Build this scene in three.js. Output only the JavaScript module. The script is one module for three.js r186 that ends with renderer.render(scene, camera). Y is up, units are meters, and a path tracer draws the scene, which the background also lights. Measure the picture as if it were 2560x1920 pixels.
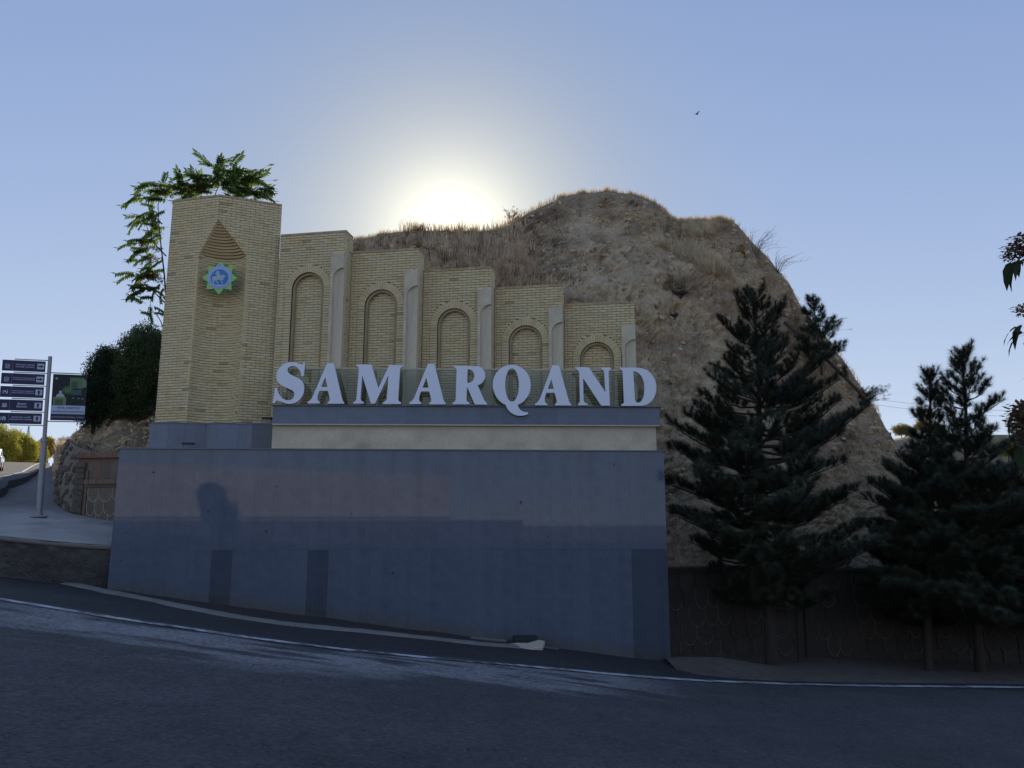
import * as THREE from 'three';
import { mergeGeometries, toCreasedNormals } from 'three/addons/utils/BufferGeometryUtils.js';
import { ImprovedNoise } from 'three/addons/math/ImprovedNoise.js';
import { RoundedBoxGeometry } from 'three/addons/geometries/RoundedBoxGeometry.js';

// ---------------------------------------------------------------- camera, sky, sun, exposure
const scene = new THREE.Scene();
const FPX = 1934, PITCH = THREE.MathUtils.degToRad(10.08), EYE = 1.7;
const camera = new THREE.PerspectiveCamera(2 * Math.atan(960 / FPX) * 180 / Math.PI, 4 / 3, 0.1, 3000);
camera.position.set(0, EYE, 0); camera.rotation.x = PITCH;
const CP = Math.cos(PITCH), SP = Math.sin(PITCH), V3 = THREE.Vector3;
const ray = (x, y) => { const v = (960 - y) / FPX; return new V3((x - 1280) / FPX, v * CP + SP, v * SP - CP); };
const at = (x, y, depth) => { const d = ray(x, y); return d.multiplyScalar(depth / -d.z).add(new V3(0, EYE, 0)); };   // a point of the place at a distance
const SUN = ray(1128, 590).normalize();
{
  const W = 1024, Hh = 512, data = new Float32Array(W * Hh * 4), d = new V3();
  const mix = (a, b, t) => a + (b - a) * t, E = (x) => Math.exp(x);
  const low = [0.55, 0.635, 0.71], mid = [0.207, 0.30, 0.515], top = [0.078, 0.150, 0.325];
  for (let j = 0; j < Hh; j++) for (let i = 0; i < W; i++) {
    const el = ((j + 0.5) / Hh - 0.5) * Math.PI, az = ((i + 0.5) / W - 0.5) * 2 * Math.PI;
    d.set(Math.cos(el) * Math.cos(az), Math.sin(el), Math.cos(el) * Math.sin(az));
    const g = Math.acos(Math.min(1, d.dot(SUN))) * 180 / Math.PI, e = Math.max(0, el) * 180 / Math.PI;
    const t1 = 1 - E(-e / 13), t2 = 1 - E(-Math.pow(e / 48, 2));
    const glow = 0.42 * E(-Math.pow(g / 4.0, 2)) + 0.32 * E(-Math.pow(g / 8.2, 2)) + 0.15 * E(-g / 17);
    const tint = [1, g < 10 ? mix(0.93, 0.855, g / 10) : mix(0.855, 0.93, Math.min(1, (g - 10) / 10)), g < 10 ? mix(0.70, 0.66, g / 10) : mix(0.66, 0.95, Math.min(1, (g - 10) / 11))];
    for (let c = 0; c < 3; c++) {
      let v = mix(mix(low[c], mid[c], t1), top[c], t2);
      v = v * (1 - [0.05, 0.16, 0.42][c] * E(-Math.pow(g / 13, 2))) + glow * tint[c];
      data[(j * W + i) * 4 + c] = v;
    }
    data[(j * W + i) * 4 + 3] = 1;
  }
  const sky = new THREE.DataTexture(data, W, Hh, THREE.RGBAFormat, THREE.FloatType);
  sky.mapping = THREE.EquirectangularReflectionMapping; sky.magFilter = THREE.LinearFilter; sky.needsUpdate = true;
  scene.background = sky; scene.environment = sky;
}
const sun = new THREE.DirectionalLight(new THREE.Color().setRGB(1, 0.86, 0.66), 4.8);
sun.position.copy(SUN).multiplyScalar(150); sun.castShadow = true;
Object.assign(sun.shadow.camera, { left: -90, right: 90, top: 90, bottom: -90, near: 1, far: 400 });
sun.shadow.mapSize.set(4096, 4096);
scene.add(sun, sun.target);
const renderer = new THREE.WebGLRenderer();
renderer.toneMapping = THREE.LinearToneMapping;
renderer.toneMappingExposure = 1.34;
renderer.shadowMap.enabled = true;

// ---------------------------------------------------------------- helpers
const rng = (seed) => () => { seed = (seed + 0x6D2B79F5) | 0; let t = Math.imul(seed ^ (seed >>> 15), 1 | seed); t = (t + Math.imul(t ^ (t >>> 7), 61 | t)) ^ t; return ((t ^ (t >>> 14)) >>> 0) / 4294967296; };
const NZ = new ImprovedNoise();
const fbm = (x, y, z, o = 4) => { let s = 0, a = 1, n = 0; for (let i = 0; i < o; i++) { s += a * NZ.noise(x, y, z); n += a; a *= 0.5; x *= 2.03; y *= 2.03; z *= 2.03; } return s / n; };
const lerp = THREE.MathUtils.lerp, clamp = THREE.MathUtils.clamp, smooth = THREE.MathUtils.smoothstep;
const table = (pts, x) => { if (x <= pts[0][0]) return pts[0][1]; for (let i = 1; i < pts.length; i++) if (x <= pts[i][0]) { const [a, b] = pts[i - 1], [c, d] = pts[i]; return b + (d - b) * (x - a) / (c - a); } return pts[pts.length - 1][1]; };
const rgb = (r, g, b) => new THREE.Color().setRGB(r, g, b);
const used = new Map();
const numbered = (n) => { const k = used.get(n) ?? 0; used.set(n, k + 1); return k ? n + '_' + String(k).padStart(3, '0') : n; };
function thing(name, label, category, pos = [0, 0, 0], turn = 0, group) {
  const o = new THREE.Group(); o.name = numbered(name); o.position.set(...pos); o.rotation.y = turn;
  o.userData = { label, category }; if (group) o.userData.group = group; scene.add(o); return o;
}
function part(name, g, m, parent, label) {
  const o = new THREE.Mesh(g, m); o.name = name; o.castShadow = o.receiveShadow = true; if (label) o.userData.label = label; parent.add(o); return o;
}
function struct(name, g, m, label) {
  const o = part(name, g, m, scene); o.userData.kind = 'structure'; if (label) o.userData.label = label; return o;
}
function copies(name, g, m, mats, parent, colors) {
  const o = new THREE.InstancedMesh(g, m, mats.length); o.name = name; mats.forEach((x, i) => o.setMatrixAt(i, x));
  if (colors) colors.forEach((c, i) => o.setColorAt(i, c));
  o.castShadow = o.receiveShadow = true; o.userData.kind = 'stuff'; parent.add(o); return o;
}
const box = (w, h, d, x = 0, y = 0, z = 0) => new THREE.BoxGeometry(w, h, d).translate(x, y, z);
const rbox = (w, h, d, r, x = 0, y = 0, z = 0) => new RoundedBoxGeometry(w, h, d, 2, r).translate(x, y, z);
const cyl = (r0, r1, h, s = 12) => new THREE.CylinderGeometry(r1, r0, h, s);
function bar(a, b, r, s = 8) { const d = b.clone().sub(a), g = new THREE.CylinderGeometry(r, r, d.length(), s); g.applyQuaternion(new THREE.Quaternion().setFromUnitVectors(new V3(0, 1, 0), d.clone().normalize())); return g.translate((a.x + b.x) / 2, (a.y + b.y) / 2, (a.z + b.z) / 2); }
function limb(pts, r0, r1, seg = 8, sides = 6) {
  const c = new THREE.CatmullRomCurve3(pts), g = new THREE.TubeGeometry(c, seg, 1, sides), p = g.attributes.position;
  for (let i = 0; i <= seg; i++) { const q = c.getPointAt(i / seg), r = lerp(r0, r1, i / seg); for (let j = 0; j <= sides; j++) { const k = i * (sides + 1) + j; p.setXYZ(k, q.x + (p.getX(k) - q.x) * r, q.y + (p.getY(k) - q.y) * r, q.z + (p.getZ(k) - q.z) * r); } }
  return g;
}
const merge = (list) => mergeGeometries(list.map((g) => { const c = g.index ? g.toNonIndexed() : g; for (const k of Object.keys(c.attributes)) if (!['position', 'normal', 'uv'].includes(k)) c.deleteAttribute(k); return c; }));
// periodic noise for repeating textures
const hash = (x, y, s) => { let h = Math.imul(x, 374761393) + Math.imul(y, 668265263) + Math.imul(s, 974711); h = Math.imul(h ^ (h >>> 13), 1274126177); return ((h ^ (h >>> 16)) >>> 0) / 4294967296; };
function pn(x, y, p, s) { const X = Math.floor(x), Y = Math.floor(y), f = x - X, g = y - Y, u = f * f * (3 - 2 * f), v = g * g * (3 - 2 * g), m = (a) => ((a % p) + p) % p; return lerp(lerp(hash(m(X), m(Y), s), hash(m(X + 1), m(Y), s), u), lerp(hash(m(X), m(Y + 1), s), hash(m(X + 1), m(Y + 1), s), u), v); }
const pf = (u, v, p, s, o = 4) => { let r = 0, a = 1, n = 0; for (let i = 0; i < o; i++) { r += a * pn(u * p, v * p, p, s + i); n += a; a *= 0.55; p *= 2; } return r / n; };
function tex(size, fn, srgb = false, rep = 1) {
  const d = new Uint8Array(size * size * 4);
  for (let j = 0; j < size; j++) for (let i = 0; i < size; i++) { const c = fn(i / size, j / size), k = (j * size + i) * 4; const a = Array.isArray(c) ? c : [c, c, c]; for (let q = 0; q < 3; q++) d[k + q] = clamp(a[q], 0, 1) * 255; d[k + 3] = 255; }
  const t = new THREE.DataTexture(d, size, size); t.wrapS = t.wrapT = THREE.RepeatWrapping; t.magFilter = THREE.LinearFilter; t.repeat.set(rep, rep); if (srgb) t.colorSpace = THREE.SRGBColorSpace; t.needsUpdate = true; return t;
}
const std = (o) => new THREE.MeshStandardMaterial(o);
const leafMat = (c, t = 0.35) => new THREE.MeshPhysicalMaterial({ color: c, roughness: 0.9, transmission: t, thickness: 0, side: THREE.DoubleSide, specularIntensity: 0.3 });

// ---------------------------------------------------------------- materials
const T = {
  granite: tex(512, (u, v) => { const f = pf(u, v, 128, 3, 2), m = pf(u, v, 6, 9, 4); let s = 0.80 + 0.28 * (f - 0.5) + 0.22 * (m - 0.5); if (pn(u * 200, v * 200, 200, 21) > 0.93) s += 0.14; if (pn(u * 170, v * 170, 170, 33) > 0.95) s -= 0.2; return s; }),
  graniteR: tex(256, (u, v) => 0.62 + 0.5 * (pf(u, v, 4, 41, 5) - 0.5) + 0.2 * (pf(u, v, 32, 47, 2) - 0.5)),
  asphalt: tex(1024, (u, v) => { let s = 0.60 + 0.75 * (pf(u, v, 80, 5, 3) - 0.5) + 0.35 * (pf(u, v, 8, 15, 4) - 0.5); const k = pn(u * 130, v * 130, 130, 7), q = pn(u * 48, v * 48, 48, 17); if (k > 0.84) s += 0.5 * (k - 0.84) / 0.16; if (k < 0.14) s -= 0.3; if (q > 0.95) s += 0.5; return s; }),
  asphaltB: tex(1024, (u, v) => pf(u, v, 110, 6, 3)),
  soil: tex(512, (u, v) => 0.75 + 0.5 * (pf(u, v, 10, 51, 5) - 0.5) + 0.3 * (pf(u, v, 70, 52, 2) - 0.5)),
  soilB: tex(1024, (u, v) => { const w = pf(u, v, 7, 61, 3), a = pf(u + 0.05 * w, v * 1 + 0.09 * w, 24, 62, 4), r = 1 - Math.abs(2 * pf(u, v, 14, 64, 4) - 1); return 0.55 * a + 0.45 * r; }),
  stone: tex(512, (u, v) => 0.82 + 0.35 * (pf(u, v, 5, 71, 5) - 0.5) + 0.18 * (pf(u, v, 60, 72, 2) - 0.5)),
  brick: tex(256, (u, v) => 0.86 + 0.3 * (pf(u, v, 4, 81, 5) - 0.5) + 0.14 * (pf(u, v, 48, 82, 2) - 0.5)),
};
const rep = (t, x, y = x) => { const c = t.clone(); c.repeat.set(x, y); c.needsUpdate = true; return c; };
const M = {
  brick: std({ vertexColors: true, map: T.brick, roughness: 0.9 }),
  mortar: std({ color: rgb(0.05, 0.04, 0.03), roughness: 1 }),
  trim: std({ color: rgb(0.46, 0.36, 0.21), map: rep(T.stone, 1, 1), roughness: 0.95 }),
  pilaster: std({ color: rgb(0.76, 0.665, 0.475), map: rep(T.stone, 0.7), roughness: 0.85, bumpMap: rep(T.stone, 3), bumpScale: 0.002 }),
  cream: std({ vertexColors: true, map: rep(T.stone, 0.5), roughness: 0.8 }),
  trimStone: std({ color: rgb(0.60, 0.50, 0.38), roughness: 0.6 }),
  coping: std({ color: rgb(0.17, 0.18, 0.21), map: rep(T.granite, 1), roughness: 0.35 }),
  letterFace: std({ color: rgb(0.82, 0.855, 0.94), roughness: 0.45 }),
  letterSide: std({ color: rgb(0.30, 0.36, 0.50), roughness: 0.5, metalness: 0.1 }),
  rail: std({ color: rgb(0.52, 0.47, 0.33), roughness: 0.6 }),
  glass: new THREE.MeshPhysicalMaterial({ color: rgb(0.76, 0.78, 0.72), roughness: 0.03, transmission: 1, thickness: 0, ior: 1.5 }),
  asphalt: std({ vertexColors: true, map: T.asphalt, bumpMap: T.asphaltB, bumpScale: 0.012, roughness: 0.88 }),
  paint: std({ color: rgb(0.62, 0.63, 0.62), vertexColors: true, roughness: 0.75 }),
  concrete: std({ color: rgb(0.25, 0.235, 0.21), map: rep(T.stone, 0.6), bumpMap: rep(T.soilB, 0.8), bumpScale: 0.02, roughness: 0.95 }),
  concreteDark: std({ color: rgb(0.118, 0.112, 0.108), vertexColors: true, map: rep(T.soil, 0.7), bumpMap: rep(T.soilB, 0.7), bumpScale: 0.05, roughness: 1 }),
  paving: std({ color: rgb(0.31, 0.285, 0.265), vertexColors: true, map: rep(T.stone, 0.4), bumpMap: rep(T.asphaltB, 0.5), bumpScale: 0.01, roughness: 0.92 }),
  ground: std({ color: rgb(0.27, 0.22, 0.165), map: rep(T.soil, 0.35), bumpMap: rep(T.soilB, 0.5), bumpScale: 0.05, roughness: 1 }),
  darkSoil: std({ color: rgb(0.055, 0.046, 0.04), map: rep(T.soil, 1), bumpMap: rep(T.soilB, 1), bumpScale: 0.05, roughness: 1 }),
  hill: std({ vertexColors: true, map: rep(T.soil, 0.6), bumpMap: rep(T.soilB, 0.5), bumpScale: 0.17, roughness: 1 }),
  bark: std({ color: rgb(0.075, 0.058, 0.045), map: rep(T.soil, 2), bumpMap: rep(T.soilB, 2, 1), bumpScale: 0.03, roughness: 1 }),
  twig: std({ color: rgb(0.16, 0.13, 0.10), roughness: 1 }),
  steel: std({ color: rgb(0.30, 0.30, 0.31), roughness: 0.5, metalness: 0.55 }),
  black: std({ color: rgb(0.02, 0.02, 0.022), roughness: 0.5 }),
  rust: std({ color: rgb(0.09, 0.055, 0.04), roughness: 0.9 }),
};
function graniteMat(k, tone = 1, vc = false) { return new THREE.MeshPhysicalMaterial({ ior: 1.41, vertexColors: vc, color: rgb(0.150 * tone, 0.180 * tone, 0.238 * tone), map: rep(T.granite, 1.1), roughness: 0.045 * k, roughnessMap: T.graniteR }); }
const GRANITE = [0.98, 1.0, 1.02, 1.0, 0.99].map((t) => graniteMat(1, t, true)), GRANITE_DARK = graniteMat(1, 0.66, true), GRANITE_TOWER = [1.2, 0.95, 1.1, 0.85, 1.3, 1.0, 0.7].map((t) => graniteMat(6, t));

// ---------------------------------------------------------------- the lie of the land
const gx = (x) => { const r = x < 3 ? x : x < 7 ? x - 0.08125 * (x - 3) * (x - 3) : 7 - 1.3 + (x - 7) * 0.35; return Math.max(r, -24); };
const road = (x, z) => -0.3 - 0.13 * gx(x) * (1 - smooth(z, -4, 7)) + 0.05 * clamp(z, -34, 12);
const EX = -0.513, EZ = -0.858;
const pave = (x, z) => { const dx = x + 13.1, dz = z + 23.2, s = dx * EX + dz * EZ, q = dx * 0.858 - dz * 0.513; const h = s < 4 ? 0.191 * s : s < 39 ? 0.764 + 0.062 * (s - 4) : s < 78 ? 2.934 + 0.088 * (s - 39) : 6.366 - 0.06 * (s - 78); return 1.93 + h - 0.037 * q; };
function grid(nu, nv, fn, color) {     // fn(u, v) -> [x, y, z, uvx, uvy]; u, v in 0..1
  const pos = [], uv = [], col = [], idx = [];
  for (let j = 0; j <= nv; j++) for (let i = 0; i <= nu; i++) { const p = fn(i / nu, j / nv, i, j); pos.push(p[0], p[1], p[2]); uv.push(p[3] ?? p[0], p[4] ?? p[2]); if (color) col.push(...color(p[0], p[1], p[2], i / nu, j / nv)); }
  for (let j = 0; j < nv; j++) for (let i = 0; i < nu; i++) { const a = j * (nu + 1) + i, b = a + 1, c = a + nu + 1, d = c + 1; idx.push(a, b, d, a, d, c); }
  const g = new THREE.BufferGeometry(); g.setAttribute('position', new THREE.Float32BufferAttribute(pos, 3)); g.setAttribute('uv', new THREE.Float32BufferAttribute(uv, 2)); if (color) g.setAttribute('color', new THREE.Float32BufferAttribute(col, 3)); g.setIndex(idx); g.computeVertexNormals();
  return g;
}
function ribbon(pts, wid, lift, hgt, n, m = 1, color) {    // a strip along a line on the ground
  const c = new THREE.CatmullRomCurve3(pts.map(([x, z]) => new V3(x, 0, z)));
  return grid(m, n, (u, v) => { const p = c.getPointAt(v), t = c.getTangentAt(v), o = (u - 0.5) * (typeof wid === 'function' ? wid(v) : wid); const x = p.x - t.z * o, z = p.z + t.x * o; return [x, hgt(x, z) + lift, z]; }, color);
}
// ground sheet to the horizon
{
  const sh = (t, a, r) => { const k = (t - 0.5) * 2; return a * Math.sinh(r * k) / Math.sinh(r); };
  struct('ground', grid(170, 170, (u, v) => {
    const x = sh(u, 1400, 5.2), z = -12 - sh(v, 1400, 5.2), far = smooth(Math.hypot(x, z + 10), 45, 200);
    return [x, lerp(road(x, z) - 0.12 - smooth(-z, 27, 40) * 1.2, -5.5, far), z];
  }), M.ground);
}
const KERB = [[-34, -29], [-24, -26.4], [-17.5, -24.6], [-13.5, -21.9], [-10.6, -19.75], [-8.56, -18.85], [-7.3, -18.2], [-6.0, -17.75], [-4.8, -17.75], [-3.4, -18.3], [-2.0, -18.7], [-0.9, -18.95], [0.1, -19.5]];
const edgeZ = [...KERB.map(([x, z]) => [x, z + 0.05]), [0.6, -20.9], [3.9, -21], [4.15, -18.9], [5.0, -18.75], [5.8, -18.8], [8.5, -19.4], [11.1, -20.1], [14, -20.8], [20, -22], [40, -25]];
{
  const wear = (x, z) => {      // pale worn and dusty patches along the painted line
    const n = fbm(x * 0.34, z * 1.6, 3.7, 5), d = z - table([[-12, -15.6], [-9, -15.3], [-6, -15.0], [-3.4, -14.9], [0.6, -16.3], [3.7, -17.4], [8, -18.7]], x);
    const band = smooth(d, -0.05, 0.35) * (1 - smooth(d, 1.2, 4.2)), run = smooth(x, -12, -7) * (1 - smooth(x, 1.0, 4));
    const m = fbm(x * 0.6, z * 2.4, 8.1, 5);
    return clamp(band * run * smooth(n + 0.9 * m + 0.40 * band, 0.10, 0.44) * 1.2, 0, 1);
  };
  struct('road', grid(460, 300, (u, v) => {
    const x = lerp(-34, 40, u), z0 = table(edgeZ, x), z = lerp(z0, 13, Math.pow(v, 1.35));
    return [x, road(x, z) + 0.012 * fbm(x * 0.4, z * 0.4, 1, 2), z, x / 3.4, z / 3.4];
  }, (x, y, z) => {
    const big = fbm(x * 0.12, z * 0.3, 9, 4), w = wear(x, z), far = smooth(-z, 12.5, 17.2) * (1 - smooth(x, -2, 8));
    const lineZ = table([[-12, -15.6], [-6, -15.0], [-3.4, -14.9], [0.6, -16.3], [3.7, -17.4], [8, -18.7]], x), shoulder = smooth(lineZ - z, 0.15, 0.5);
    const k = 0.098 * (1 + 0.5 * big) * (1 - 0.48 * shoulder);
    return [lerp(k * 1.08, 0.42, w * 0.9), lerp(k, 0.39, w * 0.9), lerp(k * 1.0, 0.39, w * 0.9)];
  }), M.asphalt);
  const line = [[-20, -17.6], [-14, -16.2], [-11.5, -15.75], [-9.9, -15.46], [-8.6, -15.25], [-7.2, -15.0], [-6.2, -14.95], [-5.1, -14.87], [-3.4, -14.95], [-2.1, -15.26], [-0.85, -15.73], [0.58, -16.25], [2.45, -16.9], [3.9, -17.55], [5.55, -18.2], [8.5, -18.83], [11.1, -19.49], [14, -20.2], [22, -22]];
  struct('painted_line', ribbon(line, 0.25, 0.006 + 0.008, road, 420, 2, (x, y, z, u, v) => { const n = fbm(x * 1.3, z * 4, 2, 3) + fbm(x * 9, z * 9, 5, 2) * 0.6, w = smooth(n, -0.32 + smooth(x, -4.5, -2.5) * (1 - smooth(x, 0, 1.5)) * 0.42, 0.12); const k = lerp(0.16, 0.92, w); return [k, k, k * 1.02]; }), M.paint);
  // low concrete kerb and the dark earth behind it
  const kp = KERB.slice(2).map(([x, z]) => [x, z]);
  const kc = new THREE.CatmullRomCurve3(kp.map(([x, z]) => new V3(x, 0, z)));
  const prof = [[-0.19, -0.1], [-0.18, 0.03], [-0.07, 0.06], [0.09, 0.055], [0.18, 0.025], [0.2, -0.1]];
  struct('kerb', grid(5, 220, (u, v, i) => { const p = kc.getPointAt(v), t = kc.getTangentAt(v), n = fbm(v * 60, i * 0.4, 3, 3), wide = 1 + 0.9 * fbm(v * 14, 5, 1, 2) + 0.8 * smooth(v, 0.1, 0.2) * (1 - smooth(v, 0.32, 0.42)); const o = prof[i][0] * wide + n * 0.05; const x = p.x - t.z * o, z = p.z + t.x * o; return [x, road(p.x, p.z) + prof[i][1] + n * 0.025, z]; }), M.concrete);
  struct('soil_strip', grid(60, 14, (u, v) => { const x = lerp(-18, 0.7, u), z = lerp(table(edgeZ, x) - 0.08, -21.6, v); return [x, road(x, z) + 0.012 + 0.05 * fbm(x * 1.4, z * 1.8, 4, 3) - 0.05 * v + 0.02, z]; }), M.darkSoil);
}

// ---------------------------------------------------------------- the monument's own frame
const WALL0 = new V3(-10.15, 0, -20), WTURN = Math.atan(0.8 / 14.23);
const WU = new V3(Math.cos(WTURN), 0, -Math.sin(WTURN)), WN = new V3(Math.sin(WTURN), 0, Math.cos(WTURN));
const wall = (u, y, w) => [WALL0.x + WU.x * u + WN.x * w, y, WALL0.z + WU.z * u + WN.z * w];

// granite plinth wall, slab by slab
{
  const t = thing('granite_wall', 'long wall of polished blue grey granite slabs beside the road, under the letters', 'wall', wall(0, 0, 0), WTURN);
  part('wall_core', box(14.22, 6.0, 1.9, 7.125, 0.53, -0.995), M.mortar, t);
  const us = [0, 0.478, 0.93, 1.403, 1.95, 2.512, 3.033, 3.52, 3.99, 4.46, 4.927, 5.454]; for (let k = 1; k <= 15; k++) us.push(5.454 + k * 7.846 / 15); us.push(14.25);
  const r = rng(5), gap = 0.0015;
  for (let i = 0; i + 1 < us.length; i++) for (const row of [0, 1]) {
    const dark = row == 0 && (i == 5 || i == 10 || i == us.length - 2), w = us[i + 1] - us[i] - gap, y0 = row ? 0.983 : -2.4, y1 = row ? 3.545 : 0.979;
    const g = new THREE.BoxGeometry(w, y1 - y0, 0.03, 3, 40, 1), uv = g.attributes.uv, ox = r() * 7, oy = r() * 7, col = [], gp = g.attributes.position;
    for (let k = 0; k < gp.count; k++) { const U = (us[i] + us[i + 1]) / 2 + gp.getX(k), Y = (y0 + y1) / 2 + gp.getY(k), P = wall(U, Y, 0), hgt = Y - road(P[0], P[2]), n = fbm(U * 1.6, Y * 2.2, 3, 4), dirt = clamp((1 - smooth(hgt, 0.03, 0.42 + 0.5 * n)) * 0.8, 0, 1), drip = 0.20 * smooth(fbm(U * 5, 2.5, Y * 0.25, 3), 0.02, 0.4) * smooth(Y, 1.2, 3.5), haze = 0.07 * fbm(U * 0.6, Y * 0.8, 9, 3); col.push((1 - drip + haze) * lerp(1, 1.12, dirt), (1 - drip + haze) * lerp(1, 0.88, dirt), (1 - drip + haze) * lerp(1, 0.62, dirt)); }
    g.setAttribute('color', new THREE.Float32BufferAttribute(col, 3));
    for (let k = 0; k < uv.count; k++) uv.setXY(k, uv.getX(k) * w + ox, uv.getY(k) * (y1 - y0) + oy);
    const m = part('slab', g, dark ? GRANITE_DARK : GRANITE[Math.floor(r() * GRANITE.length)], t, dark ? 'darker granite slab' : undefined);
    m.position.set((us[i] + us[i + 1]) / 2, (y0 + y1) / 2, -0.015 + (r() - 0.5) * 0.0006); m.rotation.y = (r() - 0.5) * 0.0003;
  }
  part('end_slab', box(0.03, 5.9, 1.9, 14.237, 0.53, -0.99), GRANITE_TOWER[5], t);
  part('end_slab', box(0.03, 5.9, 1.9, -0.0, 0.53, -0.99), GRANITE_TOWER[5], t);
  part('coping', rbox(14.33, 0.035, 2.0, 0.006, 7.125, 3.565, -0.965), M.coping, t);
  const chips = []; const rr = rng(77);
  for (const [u, y] of [[0.35, 1.42], [0.28, 0.72], [0.62, 1.05], [2.35, 1.95], [4.95, 2.02], [0.9, 2.95], [2.2, 0.62], [3.85, 1.45], [6.7, 1.05], [7.1, 0.4], [9.4, 0.35], [12.85, 0.2], [12.9, 3.2], [11.1, 1.3], [6.0, 1.9], [4.05, 2.6], [10.4, 2.2]]) { const g = new THREE.CircleGeometry(0.012 + rr() * 0.022, 7); g.scale(0.8 + rr() * 0.9, 0.7 + rr() * 0.9, 1); g.rotateZ(rr() * 3); chips.push(g.translate(u, y, 0.0035)); }
  part('chip_mark', merge(chips), M.black, t).userData.kind = 'stuff';
}

// plinth under the letters
const PTURN = WTURN - 0.024, PPOS = wall(3.72, 3.583, -0.5);
{
  const t = thing('letter_plinth', 'long stepped plinth with grey granite band over cream stone, carrying the white letters', 'plinth', PPOS, PTURN), L = 10.52;
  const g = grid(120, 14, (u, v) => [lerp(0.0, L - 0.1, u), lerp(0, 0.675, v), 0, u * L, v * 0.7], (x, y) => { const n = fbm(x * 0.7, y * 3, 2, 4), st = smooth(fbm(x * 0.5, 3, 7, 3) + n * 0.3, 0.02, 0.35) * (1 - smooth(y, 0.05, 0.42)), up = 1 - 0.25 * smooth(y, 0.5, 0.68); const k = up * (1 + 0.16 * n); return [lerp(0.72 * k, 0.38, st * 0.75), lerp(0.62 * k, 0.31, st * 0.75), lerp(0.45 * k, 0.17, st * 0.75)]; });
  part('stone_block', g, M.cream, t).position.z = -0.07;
  part('block_core', box(L - 0.1, 0.675, 0.9, (L - 0.1) / 2, 0.338, -0.525), std({ color: rgb(0.42, 0.37, 0.29), map: rep(T.stone, 1), roughness: 0.9 }), t);
  part('trim_strip', rbox(L, 0.035, 0.98, 0.006, L / 2, 0.695, -0.475), M.trimStone, t);
  let x = 0; const r = rng(9);
  for (const w of [1.72, 1.9, 2.02, 2.03, 1.7, 1.15]) { const gg = box(w - 0.004, 0.48, 0.97, 0, 0, 0), uv = gg.attributes.uv, o = r() * 5; for (let k = 0; k < uv.count; k++) uv.setXY(k, uv.getX(k) * w + o, uv.getY(k) * 0.5 + o); part('granite_slab', gg, GRANITE_TOWER[[0, 2, 1, 2, 0, 5][Math.round(r() * 5)]], t).position.set(x + w / 2, 0.955, -0.485); x += w; }
  part('coping', rbox(L + 0.1, 0.03, 1.06, 0.006, L / 2 + 0.02, 1.212, -0.47), M.coping, t);
}

// ---------------------------------------------------------------- brickwork
const COURSE = 0.078, BL = 0.262;
const BRICKS = []; {
  const r = rng(31);
  for (let i = 0; i < 14; i++) {
    const g = new THREE.BoxGeometry(1, 1, 1), k = 0.95 + r() * 0.1, c = i < 9 ? [0.83, 0.68, 0.39] : i < 12 ? [0.80, 0.62, 0.32] : [0.80, 0.67, 0.41], col = [];
    for (let v = 0; v < 24; v++) col.push(c[0] * k, c[1] * k, c[2] * k);
    g.setAttribute('color', new THREE.Float32BufferAttribute(col, 3));
    const uv = g.attributes.uv, ox = r(), oy = r(); for (let v = 0; v < 24; v++) uv.setXY(v, uv.getX(v) * 0.5 + ox, uv.getY(v) * 0.16 + oy);
    BRICKS.push(g);
  }
  for (let i = 0; i < 4; i++) { const g = BRICKS[i].clone(), k = 0.9 + r() * 0.2, col = []; for (let v = 0; v < 24; v++) col.push(0.60 * k, 0.45 * k, 0.25 * k); g.setAttribute('color', new THREE.Float32BufferAttribute(col, 3)); BRICKS.push(g); }   // weathered
}
const VOUSSOIR = BRICKS.slice(0, 14).map((b) => { const g = b.clone(), p = g.attributes.position; for (let i = 0; i < p.count; i++) p.setX(i, p.getX(i) * (p.getY(i) > 0 ? 1.19 : 0.81)); return g; });
const bondJ = new THREE.Matrix4(), QQ = new THREE.Quaternion(), UPV = new V3(0, 1, 0);
function layFace(out, A, B, y0, y1, intervals, o = {}) {     // bricks of one plane face from A to B = [u, w] in the monument's frame
  const dx = B[0] - A[0], dz = B[1] - A[1], L = Math.hypot(dx, dz), ux = dx / L, uz = dz / L, turn = Math.atan2(-uz, ux), r = rng(Math.round((A[0] * 71 + A[1] * 13 + y0 * 7) * 100) | 0);
  const n = Math.round((y1 - y0) / COURSE), h = (y1 - y0) / n;
  for (let c = 0; c < n; c++) {
    const y = y0 + (c + 0.5) * h;
    for (const [a, b, single] of intervals(y, L)) {
      if (b - a < 0.03) continue;
      const cuts = [a]; if (!single) { const off = ((c % 2) ? BL / 2 : 0) + (o.off ?? 0); for (let k = Math.ceil((a - off) / BL + 0.12); off + k * BL < b - 0.03; k++) if (off + k * BL > a + 0.03) cuts.push(off + k * BL); } cuts.push(b);
      for (let k = 0; k + 1 < cuts.length; k++) {
        const s = (cuts[k] + cuts[k + 1]) / 2, len = cuts[k + 1] - cuts[k] - 0.010, pr = (o.n ?? 0) + (r() - 0.5) * 0.005, D = o.depth ?? 0.1;
        const nx = -uz, nz = ux, top = y1 - y < h * (o.stain ?? 1.2) && !o.plain;
        out.push({ g: BRICKS[top || r() < 0.02 ? 14 + Math.floor(r() * 4) : Math.floor(r() * 14)], p: [A[0] + ux * s + nx * (pr - D / 2), y, A[1] + uz * s + nz * (pr - D / 2)], turn: turn + (r() - 0.5) * 0.008, s: [len, h - 0.0135 - r() * 0.002, D], rank: (o.rank ?? 0) + r() });
      }
    }
  }
  return { L, ux, uz, turn };
}
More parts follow.
